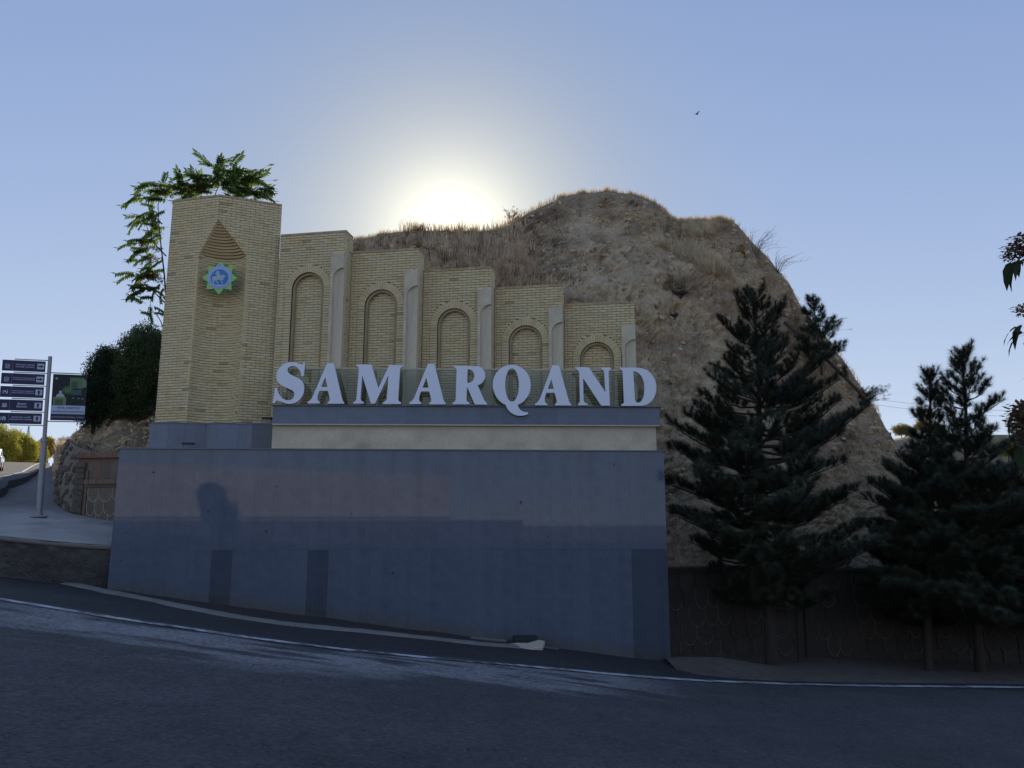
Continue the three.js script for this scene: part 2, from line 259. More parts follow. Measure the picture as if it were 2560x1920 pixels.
function putBricks(t, origin, list, name = 'brick', most = 300) {
  list.sort((a, b) => b.rank - a.rank);
  const rest = [];
  list.forEach((b, i) => {
    const pos = new V3(b.p[0] - origin[0], b.p[1] - origin[1], b.p[2] - origin[2]);
    const q = new THREE.Quaternion().setFromEuler(new THREE.Euler(0, b.turn, b.tilt ?? 0, 'YXZ'));
    if (i < most) { const m = part(name, b.g, M.brick, t); m.position.copy(pos); m.quaternion.copy(q); m.scale.set(...b.s); } else rest.push(b.g.clone().applyMatrix4(new THREE.Matrix4().compose(pos, q, new V3(...b.s))));
  });
  if (rest.length) part('brickwork', mergeGeometries(rest), M.brick, t).userData.kind = 'stuff';
}
const prism = (plan, y0, y1) => { const s = new THREE.Shape(plan.map(([x, z]) => new THREE.Vector2(x, -z))); return new THREE.ExtrudeGeometry(s, { depth: y1 - y0, bevelEnabled: false }).rotateX(-Math.PI / 2).translate(0, y0, 0); };

// tower
{
  const o = [1.7, 4.38, -1.9], t = thing('brick_tower', 'tall buff brick tower with a curved niche and stepped pointed hood holding the star emblem', 'tower', wall(...o), WTURN);
  const A = [0.146, -1.715], R = [1.684, -1.2], Q = [3.335, -1.83], Y0 = 4.38, YN = 9.36, YH = 10.38, Y1 = 11.126, LL = 1.622, LR = 1.767, SL = 1.05, SR = 0.85;
  const list = [], hoodN = Math.round((YH - YN) / COURSE);
  const sl = (y) => { if (y < YN) return SL; if (y > YH) return LL; const k = Math.floor((y - YN) / (YH - YN) * hoodN + 0.02) + 0.35; return lerp(SL, LL, Math.min(1, k / hoodN)); };
  const sr = (y) => { if (y < YN) return SR; if (y > YH) return 0; const k = Math.floor((y - YN) / (YH - YN) * hoodN + 0.02) + 0.35; return lerp(SR, 0, Math.min(1, k / hoodN)); };
  layFace(list, A, R, Y0, Y1, (y, L) => [[0, Math.min(L, sl(y))]], { rank: 1, off: 0.05 });
  layFace(list, R, Q, Y0, Y1, (y, L) => [[sr(y), L]], { rank: 2, off: 0.09 });
  const back = [3.335 - 0.16, -1.83 - 0.5];
  layFace(list, Q, [Q[0] - 0.13, Q[1] - 0.38], Y0, Y1, (y, L) => [[0.05, L]], { rank: 0 });
  const onL = (s) => [A[0] + (R[0] - A[0]) * s / LL, A[1] + (R[1] - A[1]) * s / LL], onR = (s) => [R[0] + (Q[0] - R[0]) * s / LR, R[1] + (Q[1] - R[1]) * s / LR];
  const arc = (a, b, sag, n) => { const c = Math.hypot(b[0] - a[0], b[1] - a[1]), rad = (c * c / 4 + sag * sag) / (2 * sag), half = Math.asin(Math.min(1, c / 2 / rad)), ex = (b[0] - a[0]) / c, ez = (b[1] - a[1]) / c, nx = -ez, nz = ex, mx = (a[0] + b[0]) / 2, mz = (a[1] + b[1]) / 2; const cx = mx + nx * (rad - sag), cz = mz + nz * (rad - sag); return Array.from({ length: n + 1 }, (_, i) => { const th = lerp(-half, half, i / n); return [cx + ex * Math.sin(th) * rad - nx * Math.cos(th) * rad, cz + ez * Math.sin(th) * rad - nz * Math.cos(th) * rad]; }); };
  // niche bricks along the arc
  const pl = onL(SL), pr = onR(SR), n = Math.round((YN - Y0) / COURSE), h = (YN - Y0) / n, r = rng(404);
  for (let c = 0; c < n; c++) {
    const fine = arc(pl, pr, 0.42, 24), cuts = c % 2 ? [0, 4, 8, 12, 16, 20, 24] : [0, 2, 6, 10, 14, 18, 22, 24];
    for (let k = 0; k + 1 < cuts.length; k++) { const a = fine[cuts[k]], b = fine[cuts[k + 1]], len = Math.hypot(b[0] - a[0], b[1] - a[1]), ux = (b[0] - a[0]) / len, uz = (b[1] - a[1]) / len, D = 0.1; list.push({ g: BRICKS[r() < 0.05 ? 14 + Math.floor(r() * 4) : Math.floor(r() * 14)], p: [(a[0] + b[0]) / 2 + uz * D / 2, Y0 + (c + 0.5) * h, (a[1] + b[1]) / 2 - ux * D / 2], turn: Math.atan2(-uz, ux), s: [len - 0.006, h - 0.0135, D], rank: 1.5 + r() }); }
  }
  putBricks(t, o, list);
  const inset = ([x, z], d = 0.012) => [x - o[0], z - o[2] - d];
  const lowPlan = [inset(A), ...arc(onL(SL - 0.01), onR(SR + 0.01), 0.42, 16).map((q) => inset(q, 0.05)), inset([Q[0] - 0.012, Q[1]]), inset([Q[0] - 0.2, Q[1] - 0.6], 0), inset([A[0] + 0.2, A[1] - 0.6], 0)];
  part('tower_core', prism(lowPlan, 0, YH - Y0), M.mortar, t);
  part('tower_core', prism([inset([A[0] + 0.01, A[1]]), inset(R), inset([Q[0] - 0.012, Q[1]]), inset([Q[0] - 0.2, Q[1] - 0.6], 0), inset([A[0] + 0.2, A[1] - 0.6], 0)], YH - Y0 - 0.004, Y1 - Y0 - 0.01), M.mortar, t);
  for (let k = 0; k < hoodN; k++) {
    const y0 = YN + k * (YH - YN) / hoodN, f = (k + 0.35) / hoodN, a = onL(lerp(SL, LL, f)), b = onR(lerp(SR, 0, f)), c = Math.hypot(b[0] - a[0], b[1] - a[1]);
    const curve = arc(a, b, Math.max(0.02, 0.35 * c / 1.34), 14), plan = [...curve.map((q) => inset(q, 0)), inset([b[0] + 0.05, b[1] - 0.5], 0), inset([a[0] - 0.05, a[1] - 0.5], 0)];
    const g = prism(plan, y0 - Y0 + 0.004, y0 - Y0 + (YH - YN) / hoodN - 0.006); g.setAttribute('color', new THREE.Float32BufferAttribute(new Float32Array(g.attributes.position.count * 3).map((_, i) => [0.70, 0.53, 0.29][i % 3] * (0.92 + 0.16 * ((k * 37) % 7) / 7)), 3));
    part('hood_course', g, M.brick, t);
  }
}

// five stepped, arched bays
const RANK = ['tallest', 'second tallest', 'middle', 'second lowest', 'lowest'], TOPS = [10.11, 9.61, 9.08, 8.58, 8.10], URIGHT = [5.379, 7.505, 9.634, 11.70, 13.83];
const WHERE = ['against the tower, behind letters S and A', 'behind the letter M', 'behind the letters A and R', 'behind the letters Q and A', 'behind the letters N and D'];
{
  const y0 = 4.55;
  for (let i = 0; i < 5; i++) {
    const B = [URIGHT[i], -1.2], A = i ? [URIGHT[i - 1] + 0.12, -1.66] : [3.37, -1.68], y1 = TOPS[i], o = [(A[0] + B[0]) / 2, y0, -1.6];
    const t = thing('arched_bay', `${RANK[i]} stepped buff brick bay with blind arch, ${WHERE[i]}`, 'brick bay', wall(...o), WTURN, 'stepped arched brick bays');
    const list = [], vs = [], nicheList = [], L = Math.hypot(B[0] - A[0], B[1] - A[1]), c = 0.95 + (L - 2.08) * 0.5, ro = 0.715, ri = 0.49, hc = (y1 - y0) / Math.round((y1 - y0) / COURSE), spring = y0 + Math.round((y1 - 0.97 - ro - y0) / hc) * hc, pTop = y1 - 0.74, ps = L - 0.385;
    const half = (y, R) => y <= spring ? R : y >= spring + R ? -1 : Math.sqrt(R * R - (y - spring) ** 2);
    const f = layFace(list, A, B, y0, y1, (y, LL) => {
      const end = y < pTop ? ps : LL, H = half(y, ro); if (H < 0) return [[0, end]];
      return y < spring ? [[0, c - ro], [c - ro, c - ri, 1], [c + ri, Math.min(c + ro, ps), 1], [c + ro, end]] : [[0, c - H], [c + H, end]];
    }, { rank: 2, off: 0.06 + i * 0.04 });
    layFace(nicheList, A, B, y0, spring + ri, (y) => { const H = half(y, ri - 0.07); return H < 0.05 ? [] : [[c - H, c + H]]; }, { n: -0.16, rank: 1, off: 0.02, plain: true });
    // the return at the right end of the bay
    const nb = [B[0] - (B[1] - A[1]) / L * -0.55, B[1] - (B[0] - A[0]) / L * 0.55];
    layFace(list, B, nb, y0, y1, (y, LL) => [[0.1, LL]], { rank: 0, off: 0.1 });
    layFace(list, [B[0], B[1]], nb, pTop, y1, (y, LL) => [[0.012, 0.1]], { rank: 0 });
    const local = (s, y, n) => new V3(A[0] + f.ux * s - f.uz * n - o[0], y - o[1], A[1] + f.uz * s + f.ux * n - o[2]);
    putBricks(t, o, [...list, ...nicheList]);
    const nV = 27, q0 = new THREE.Quaternion().setFromAxisAngle(UPV, f.turn), r = rng(600 + i);
    for (let k = 0; k < nV; k++) { const a = Math.PI * (k + 0.5) / nV, R = (ro + ri) / 2, m = part('arch_brick', VOUSSOIR[Math.floor(r() * 14)], M.brick, t); m.position.copy(local(c + Math.cos(a) * R, spring + Math.sin(a) * R, -0.044)); m.quaternion.copy(q0).multiply(new THREE.Quaternion().setFromAxisAngle(new V3(0, 0, 1), a - Math.PI / 2)); m.scale.set(Math.PI * R / nV * 0.885, ro - ri - 0.008, 0.096); }
    const into = (g) => g.applyQuaternion(q0).translate(A[0] - o[0], -o[1], A[1] - o[2]);
    const sh = new THREE.Shape([[0.0, y0], [L - 0.012, y0], [L - 0.012, y1 - 0.01], [0.0, y1 - 0.01]].map((p) => new THREE.Vector2(...p)));
    const arch = (R, low) => { const p = new THREE.Path(); p.moveTo(c - R, low); p.lineTo(c + R, low); p.lineTo(c + R, spring); p.absarc(c, spring, R, 0, Math.PI, false); p.lineTo(c - R, low); return p; };
    sh.holes.push(arch(ri - 0.004, y0 + 0.05));
    part('bay_core', into(new THREE.ExtrudeGeometry(sh, { depth: 0.5, bevelEnabled: false, curveSegments: 20 }).translate(0, 0, -0.512)), M.mortar, t);
    part('niche_core', into(box(2 * ri + 0.04, spring + ri - y0 + 0.1, 0.2, c, (spring + ri + y0) / 2, -0.272)), M.mortar, t);
    const ring = new THREE.Shape(); ring.moveTo(c - ri, y0 + 0.06); ring.lineTo(c - ri + 0.075, y0 + 0.06); ring.lineTo(c - ri + 0.075, spring); ring.absarc(c, spring, ri - 0.075, Math.PI, 0, true); ring.lineTo(c + ri - 0.075, y0 + 0.06); ring.lineTo(c + ri, y0 + 0.06); ring.lineTo(c + ri, spring); ring.absarc(c, spring, ri, 0, Math.PI, false);
    part('arch_trim', into(new THREE.ExtrudeGeometry(ring, { depth: 0.12, bevelEnabled: false, curveSegments: 20 }).translate(0, 0, -0.17)), M.trim, t);
    // pilaster: a slab with a lip on its left and a recess under a quarter arch
    const pw = 0.385, notchY = pTop - 0.74, s = new THREE.Shape(); s.moveTo(0, y0 - 0); s.lineTo(0.075, y0); s.lineTo(0.075, notchY); s.absellipse(0.075 + 0.31, notchY - 0.0, 0.31, 0.29, Math.PI, Math.PI / 2, true); s.lineTo(pw, pTop); s.lineTo(0, pTop);
    const pil = part('pilaster', merge([new THREE.ExtrudeGeometry(s, { depth: 0.07, bevelEnabled: true, bevelSize: 0.006, bevelThickness: 0.006, bevelSegments: 1, curveSegments: 12 }).translate(ps + 0.004, 0, 0.05), box(pw + 0.012, pTop - y0, 0.16, ps + 0.004 + pw / 2, (pTop + y0) / 2, -0.031)]), M.pilaster, t, 'cream stone pilaster with a quarter arched recess');
    into(pil.geometry);
  }
}

// granite foot of the tower: folded slabs
{
  const o = [2, 3.583, -1.0], t = thing('tower_base', 'folded grey granite base under the brick tower, left of the letter plinth', 'base', wall(...o), WTURN);
  const P = [[0.33, -1.02], [0.868, -0.86], [1.263, -0.94], [1.78, -1.06], [2.15, -0.84], [2.70, -1.04], [3.087, -0.93], [3.75, -1.0]], H = 0.755;
  for (let k = 0; k + 1 < P.length; k++) { const a = P[k], b = P[k + 1], len = Math.hypot(b[0] - a[0], b[1] - a[1]), g = box(len - 0.003, H, 0.04, 0, H / 2, -0.02), uv = g.attributes.uv; for (let q = 0; q < uv.count; q++) uv.setXY(q, uv.getX(q) * len + k * 1.7, uv.getY(q) * 0.75 + k); const m = part('granite_slab', g, GRANITE_TOWER[[0, 2, 5, 1, 4, 2, 6][k]], t, k == 6 ? 'darkest slab, next to the letter plinth' : undefined); m.position.set((a[0] + b[0]) / 2 - o[0], 0, (a[1] + b[1]) / 2 - o[2]); m.rotation.y = Math.atan2(-(b[1] - a[1]), b[0] - a[0]); }
  part('end_slab', box(0.04, H, 0.9, P[0][0] - 0.018 - o[0], H / 2, P[0][1] - 0.46 - o[2]), GRANITE_TOWER[0], t);
  const plan = P.map(([x, z]) => [x - o[0], z - o[2] - 0.045]); plan.push([3.75 - o[0], -2.2 - o[2]], [0.36 - o[0], -2.2 - o[2]]);
  part('base_core', prism(plan, 0, H - 0.004), M.mortar, t);
  const cap = P.map(([x, z]) => [x - o[0] - 0.012, z - o[2] + 0.02]); cap.push([3.76 - o[0], -2.0 - o[2]], [0.31 - o[0], -2.0 - o[2]]);
  part('cap', prism(cap, H - 0.002, H + 0.03), M.coping, t);
}

// ---------------------------------------------------------------- letters
const GLYPH = {
  S: [13.27, 'M1085 130L1050 580L990 580C960 420 860 235 690 235C590 235 510 300 510 370C510 440 560 490 620 520L900 665C1020 730 1090 850 1090 1010C1090 1290 900 1510 640 1510C480 1510 330 1400 230 1405C190 1410 170 1450 155 1490L95 1480L140 985L205 985C225 1130 290 1230 340 1280C420 1370 520 1395 600 1395C720 1395 785 1290 785 1190C785 1120 740 1070 650 1030L400 915C240 840 165 720 165 580C165 310 370 105 640 105C780 105 870 150 960 190C1000 185 1020 150 1030 130Z'],
  A: [13.27, 'M705 145L920 145L1235 1330C1260 1410 1290 1440 1310 1460L1310 1505L780 1505L775 1460C830 1440 850 1400 840 1330L770 1075L490 1075L435 1250C425 1380 440 1420 515 1460L515 1500L120 1500L125 1440C210 1420 250 1340 290 1250Z', 'M660 610L745 950L540 950Z'],
  M: [13.27, 'M170 190L660 190L918 985L1260 205L1705 205L1705 255C1640 265 1615 300 1612 400L1580 1330C1580 1400 1600 1440 1675 1460L1675 1515L1090 1515L1090 1460C1170 1440 1200 1400 1210 1330L1240 550L820 1505L690 1505L370 545L335 1330C340 1400 370 1430 450 1455L450 1505L110 1505L110 1455C180 1440 205 1400 210 1330L255 380C255 300 240 260 170 250Z'],
  R: [13.27, 'M180 235L900 235C1100 235 1220 370 1220 545C1220 720 1130 840 975 885L1190 1370C1215 1430 1250 1450 1290 1490L1290 1535L890 1535L625 935L605 1370C620 1440 650 1460 705 1475L705 1530L155 1530L155 1480C220 1465 250 1430 255 1370L275 400C275 320 260 290 180 275Z', 'M635 345C790 345 865 440 865 570C865 720 770 810 630 812Z'],
  Q: [11.058, 'M660 108C960 108 1185 370 1185 680C1185 930 1040 1150 820 1240C850 1370 950 1460 1105 1445L1105 1495C1000 1540 930 1540 870 1540C680 1530 540 1400 490 1235C290 1160 135 930 135 670C135 370 360 108 660 108Z', 'M660 210C780 210 855 430 855 660C855 930 780 1150 660 1150C545 1150 475 900 475 690C475 430 545 210 660 210Z'],
  N: [13.27, 'M130 205L580 205L1130 1055L1110 400C1105 330 1070 285 1000 265L1000 215L1325 215L1325 265C1270 285 1250 330 1245 400L1265 1505L980 1505L385 575L385 1310C395 1400 430 1430 515 1450L515 1500L200 1500L205 1450C255 1430 272 1390 272 1310L265 390C235 320 190 280 130 265Z'],
  D: [13.27, 'M160 220L720 220C1150 220 1375 520 1375 880C1375 1250 1130 1515 800 1515L185 1515L195 1460C250 1450 275 1430 275 1380L255 400C250 310 230 285 160 275Z', 'M610 345C830 345 975 560 975 900C975 1180 900 1405 740 1405C670 1405 640 1350 640 1270Z'],
};
const PXM = 0.01083;   // metres to one of the drawing's units on the letters' plane
function drawPath(P, s, x0, y0, k) {
  for (const [, c, nums] of s.matchAll(/([MLCZ])([^MLCZ]*)/g)) { const v = nums.trim().split(/[ ,]+/).filter(Boolean).map(Number).map((n, i) => i % 2 ? (y0 - n) * k : (n - x0) * k); if (c == 'M') P.moveTo(v[0], v[1]); if (c == 'L') P.lineTo(v[0], v[1]); if (c == 'C') P.bezierCurveTo(...v); }
  return P;
}
{
  // letter, where its left end and foot stand on the plinth (drawn units: x of the left-most edge, y of the foot)
  const rows = [['S', 95, 1505, 682.2, 1009, 'white capital letter S at the left end of the row, nearest the tower'], ['A', 120, 1502, 769.0, 1008.4, 'first white capital letter A, between the S and the M'], ['M', 110, 1510, 883.3, 1009, 'wide white capital letter M, in front of the second bay'], ['A', 120, 1502, 1023.6, 1010, 'second white capital letter A, between the M and the R'], ['R', 155, 1532, 1131.7, 1010.6, 'white capital letter R, left of the letter Q'], ['Q', 135, 1240, 1232.2, 1012, 'white capital letter Q whose tail hangs over the granite band'], ['A', 120, 1502, 1338.3, 1013, 'third white capital letter A, between the Q and the N'], ['N', 130, 1503, 1439.8, 1013.3, 'white capital letter N, next to last in the row'], ['D', 160, 1515, 1552, 1014.3, 'white capital letter D at the right end, in front of bare hillside']];
  const cp = Math.cos(PTURN), sp = Math.sin(PTURN), front = 0.13, base = new V3(...PPOS), pu = new V3(cp, 0, -sp), pn_ = new V3(sp, 0, cp);
  const place = (x, y) => { const d = ray(x, y), o = new V3(0, EYE, 0), q = base.clone().addScaledVector(pn_, front), t = q.clone().sub(o).dot(pn_) / d.dot(pn_), P = o.addScaledVector(d, t); return P; };
  let protoA = null;
  for (const [ch, x0, y0, px, py, label] of rows) {
    const P = place(px, py); let t;
    if (ch == 'A' && protoA) { t = protoA.clone(); t.name = numbered('letter'); t.userData = { ...protoA.userData, label }; t.position.copy(P); scene.add(t); continue; }
    t = thing('letter', label, 'letter', P.toArray(), PTURN, 'white capital letters on the plinth');
    const [z, outer, hole] = GLYPH[ch], k = PXM / z, s = drawPath(new THREE.Shape(), outer, x0, y0, k); if (hole) s.holes.push(drawPath(new THREE.Path(), hole, x0, y0, k));
    part('letter_face', new THREE.ExtrudeGeometry(s, { depth: 0.008, bevelEnabled: true, bevelThickness: 0.004, bevelSize: 0.004, bevelSegments: 1, curveSegments: 16 }).translate(0, 0, -0.012), M.letterFace, t);
    part('letter_side', new THREE.ExtrudeGeometry(s, { depth: 0.09, bevelEnabled: false, curveSegments: 16 }).translate(0, 0, -0.107), M.letterSide, t);
    const wid = (ch == 'M' ? 118 : 88) * PXM; part('bracket', merge([box(0.03, 0.03, 0.42, wid * 0.32, 0.45, -0.31), box(0.03, 0.03, 0.42, wid * 0.62, 0.25, -0.31)]), M.steel, t);
    if (ch == 'A') protoA = t;
  }
  // frame of rail, posts and tinted panes behind the letters
  const t = thing('glass_railing', 'pale metal rail and posts with tinted glass panes behind the white letters', 'railing', PPOS, PTURN), zf = -0.34, yr = 2.30;
  part('rail', rbox(10.25, 0.06, 0.06, 0.008, 5.2, yr, zf), M.rail, t);
  for (const x of [0.12, 2.76, 5.2, 7.58, 10.2]) part('post', rbox(0.06, yr - 1.26, 0.05, 0.006, x, (yr + 1.2) / 2 + 0.0, zf), M.rail, t);
  for (const [a, b] of [[0.16, 2.72], [2.8, 5.16], [5.24, 7.54], [7.62, 10.16]]) part('glass_pane', box(b - a, yr - 1.32, 0.006, (a + b) / 2, (yr + 1.26) / 2, zf), M.glass, t);
  part('lower_rail', rbox(10.2, 0.05, 0.05, 0.006, 5.2, 1.262, zf), M.coping, t);
}

// ---------------------------------------------------------------- emblem
{
  const t = thing('star_emblem', 'green and blue eight pointed star emblem with a white beast, hung in the tower niche', 'emblem', wall(1.80, 8.62, -1.34), WTURN - 0.01);
  const star = (n, R, r, rot = 0) => { const s = new THREE.Shape(); for (let i = 0; i < 2 * n; i++) { const a = rot + Math.PI / 2 + i * Math.PI / n, q = i % 2 ? r : R; (i ? s.lineTo(q * Math.cos(a), q * Math.sin(a)) : s.moveTo(q * Math.cos(a), q * Math.sin(a))); } return s; };
  const ext = (s, d, z, b = 0.004) => new THREE.ExtrudeGeometry(s, { depth: d, bevelEnabled: b > 0, bevelSize: b, bevelThickness: b, bevelSegments: 1, curveSegments: 32 }).translate(0, 0, z);
  const col = (r, g, b, ro = 0.5) => std({ color: rgb(r, g, b), roughness: ro });
  const sc = new THREE.Shape(); for (let i = 0; i <= 96; i++) { const a = i / 96 * 2 * Math.PI, R = 0.395 + 0.05 * Math.abs(Math.cos(4 * (a - Math.PI / 8))) + 0.012 * Math.cos(32 * a); i ? sc.lineTo(R * Math.cos(a), R * Math.sin(a)) : sc.moveTo(R * Math.cos(a), R * Math.sin(a)); }
  part('back_plate', ext(sc, 0.03, -0.06), col(0.06, 0.26, 0.13), t);
  part('star', ext(star(8, 0.50, 0.355), 0.03, -0.018), col(0.36, 0.62, 0.17), t);
  const rg = new THREE.Shape(); rg.absarc(0, 0, 0.335, 0, Math.PI * 2, false);
  part('ring', ext(rg, 0.008, 0.018, 0.002), col(0.40, 0.50, 0.83), t);
  part('crest_triangle', ext(new THREE.Shape([[-0.10, 0.318], [0.10, 0.318], [0.012, 0.445], [-0.012, 0.445]].map((p) => new THREE.Vector2(...p))), 0.007, 0.018, 0.002), col(0.36, 0.54, 0.72), t);
  const dk = new THREE.Shape(); dk.absarc(0, 0, 0.245, -Math.PI * 0.30, Math.PI * 1.30, false);
  part('disc', ext(dk, 0.006, 0.031, 0.001), col(0.03, 0.245, 0.49), t);
  const crescent = new THREE.Shape(); crescent.absarc(0, 0.372, 0.034, 0.6, Math.PI * 2 - 0.6, false); crescent.absarc(0.014, 0.372, 0.024, Math.PI * 2 - 0.9, 0.9, true);
  part('crescent', ext(crescent, 0.004, 0.027, 0), col(0.10, 0.28, 0.50), t);
  const Bp = [[-265, 10], [-170, 45], [-95, 55], [-130, 130], [-185, 120], [-175, 150], [-130, 190], [-125, 235], [-75, 265], [-35, 255], [-5, 170], [10, 80], [60, 80], [130, 105], [210, 80], [235, 40], [205, 5], [160, -20], [140, -60], [190, -95], [200, -120], [120, -95], [90, -110], [130, -180], [160, -240], [115, -240], [60, -130], [20, -95], [-60, -100], [-100, -130], [-30, -195], [0, -245], [-60, -240], [-140, -150], [-130, -110], [-190, -150], [-180, -240], [-230, -240], [-240, -140], [-275, -60]];
  const bs = new THREE.Shape(Bp.map(([x, y]) => new THREE.Vector2(x / 670 * 0.5, y / 670 * 0.5)));
  part('beast', ext(bs, 0.008, 0.039, 0.002), col(0.42, 0.52, 0.66), t);
  const marks = []; for (let i = 0; i < 25; i++) { const a = Math.PI * (1.16 + 0.68 * i / 24); if (i == 4 || i == 5) continue; marks.push(box(0.006 + 0.008 * (i % 3 == 1), 0.028, 0.003, 0, 0, 0).rotateZ(a + Math.PI / 2).translate(Math.cos(a) * 0.29, Math.sin(a) * 0.29, 0.030)); }
  part('marking', merge(marks), col(0.16, 0.26, 0.52), t).userData.kind = 'stuff';
  part('hanger', merge([box(0.03, 0.03, 0.34, -0.2, 0.05, -0.2), box(0.03, 0.03, 0.34, 0.2, 0.05, -0.2)]), M.steel, t);
}
// ---------------------------------------------------------------- the loess hill
const HC = [   // foot [px, py, depth] and crest [px, py, depth] of each profile of the hill, as sighted from the road
  [137, 1171, 80, 137, 1161, 82], [140, 1179, 62, 139, 1148, 64], [143, 1196, 45, 145, 1128, 48], [146.5, 1221, 31.8, 158, 1115, 37], [150, 1244, 27, 173, 1104, 34], [155, 1262, 24.6, 192, 1080, 32], [172, 1278, 23.85, 228, 1042, 31.5],
  [200, 1288, 23.65, 300, 990, 31.5], [245, 1280, 23.5, 345, 965, 32], [300, 1250, 23.4, 405, 925, 34], [400, 1160, 23.5, 500, 790, 40], [520, 1190, 23.4, 600, 700, 42], [640, 1200, 23.4, 700, 650, 41], [760, 1210, 23.4, 800, 618, 38], [850, 1210, 23.4, 890, 600, 35],
  [930, 1432, 23.4, 960, 584, 33.5], [1020, 1432, 23.4, 1040, 577, 32.5], [1140, 1432, 23.4, 1150, 577, 32.5], [1245, 1432, 23.4, 1250, 573, 33.5], [1290, 1432, 23.4, 1290, 551, 34.5], [1340, 1432, 23.5, 1340, 523, 35.5], [1400, 1432, 23.5, 1400, 496, 36.3], [1450, 1432, 23.6, 1450, 484, 36.8],
  [1520, 1432, 23.7, 1520, 479, 37], [1580, 1432, 23.8, 1580, 486, 36.8], [1640, 1432, 24.2, 1640, 508, 36.3], [1690, 1432, 24.4, 1680, 545, 35.6], [1720, 1434, 24.5, 1705, 556, 35.2], [1760, 1436, 24.5, 1735, 554, 35], [1820, 1438, 24.6, 1800, 549, 35], [1860, 1438, 24.6, 1840, 560, 35],
  [1900, 1440, 24.7, 1870, 592, 34.6], [1950, 1440, 24.7, 1920, 642, 34.2], [2000, 1440, 24.8, 1970, 702, 33.8], [2040, 1440, 24.8, 2000, 760, 33.4], [2080, 1440, 24.9, 2040, 812, 33], [2110, 1442, 24.9, 2080, 862, 32.6], [2140, 1444, 25, 2110, 905, 32.2], [2180, 1446, 25, 2150, 962, 31.7],
  [2220, 1448, 25.1, 2190, 1024, 31.2], [2245, 1450, 25.1, 2212, 1064, 30.8], [2280, 1452, 25.2, 2252, 1126, 30.2], [2310, 1454, 25.2, 2292, 1186, 29.7], [2340, 1456, 25.3, 2322, 1246, 29.2], [2380, 1460, 25.4, 2362, 1312, 28.7], [2440, 1466, 25.5, 2425, 1400, 28.2], [2520, 1474, 25.6, 2510, 1446, 27.6],
].map((r) => ({ foot: at(r[0], r[1], r[2]), crest: at(r[3], r[4], r[5]), px: r[3] }));
const hillLen = (() => { const l = [0]; for (let i = 1; i < HC.length; i++) l.push(l[i - 1] + HC[i].foot.distanceTo(HC[i - 1].foot) * 0.35 + HC[i].crest.distanceTo(HC[i - 1].crest) * 0.65); return l; })();
const HL = hillLen[hillLen.length - 1];
const hillAt = (u, t) => {      // a point of the hill: u along it, t 0 foot .. 1 crest .. 2 far behind
  const L = u * HL; let i = 1; while (i < HC.length - 1 && hillLen[i] < L) i++;
  const f = (L - hillLen[i - 1]) / (hillLen[i] - hillLen[i - 1]), cub = (k) => { const a = HC[Math.max(0, i - 2)][k], b = HC[i - 1][k], c = HC[i][k], d = HC[Math.min(HC.length - 1, i + 1)][k]; const q = (n) => { const p0 = a[n], p1 = b[n], p2 = c[n], p3 = d[n]; const m1 = (p2 - p0) / 2, m2 = (p3 - p1) / 2, mm = 0.5; return ((2 * f ** 3 - 3 * f * f + 1) * p1 + (f ** 3 - 2 * f * f + f) * m1 * mm * 2 * 0.5 + (-2 * f ** 3 + 3 * f * f) * p2 + (f ** 3 - f * f) * m2 * mm * 2 * 0.5); }; return new V3(q('x'), q('y'), q('z')); };
  const a = cub('foot'), c = cub('crest');
  if (t <= 1) {
    const p = a.clone().lerp(c, t), H = c.y - a.y, left = smooth(L, 0, hillLen[7]);
    p.y = a.y + H * (t + 0.10 * Math.sin(Math.PI * t) - 0.035 * Math.sin(2 * Math.PI * t));
    const fade = Math.min(1, t * 6) * (0.10 + 0.90 * smooth(1 - t, 0, 0.16)) * lerp(0.25, 1, left);
    const lump = 0.75 * fbm(p.x * 0.22 + 5, p.y * 0.34, p.z * 0.22, 4), gully = -0.35 * Math.pow(Math.max(0, 1 - Math.abs(fbm(p.x * 0.32 + p.y * 0.10, 2, p.z * 0.12, 3)) * 4), 2), rough = 0.34 * fbm(p.x * 1.3, p.y * 2.3, p.z * 1.3, 5);
    const band = 0.28 * smooth(t, 0.72, 0.86) * Math.abs(fbm(p.x * 0.9, p.y * 0.5, 8, 3));
    const fl = Math.abs(fbm(p.x * 1.7 + p.y * 0.9, p.y * 3.9 - p.x * 0.9, p.z * 1.6, 4)), flake = -0.22 * Math.pow(Math.max(0, 1 - fl * 5.5), 1.5) * smooth(fbm(p.x * 0.5, p.y * 0.5, 12, 2), -0.25, 0.2), pit = -0.5 * smooth(NZ.noise(p.x * 0.9 + 3, p.y * 1.2, 4.2) + 0.3 * NZ.noise(p.x * 3, p.y * 3, 1), 0.60, 0.78), crack = -0.30 * smooth(t, 0.74, 0.84) * Math.pow(Math.max(0, 1 - Math.abs(NZ.noise(p.x * 0.75, p.y * 0.22, 6)) * 9), 1.2);
    const n = (lump + gully + rough + band + flake + pit + crack + 0.02) * fade;
    const side = smooth(u, 0.62, 0.9), nx = lerp(-0.05, 0.55, side) - 0.8 * (1 - left);
    p.x += n * nx * 0.9; p.y += n * 0.35; p.z += n * 0.85 * lerp(0.4, 1, left);
    return p;
  }
  const b = t - 1, d = 26 * b, p = c.clone(), lf = 1 - smooth(L, 0, hillLen[6]);
  p.z -= d * (1 - lf); p.x += d * lf * 0.8; p.y -= 10 * Math.pow(b, 1.7) * Math.min(1, c.y / 8) + 0.25 * fbm(p.x * 0.4, 1, p.z * 0.4, 3) * smooth(b, 0.02, 0.2);
  return p;
};
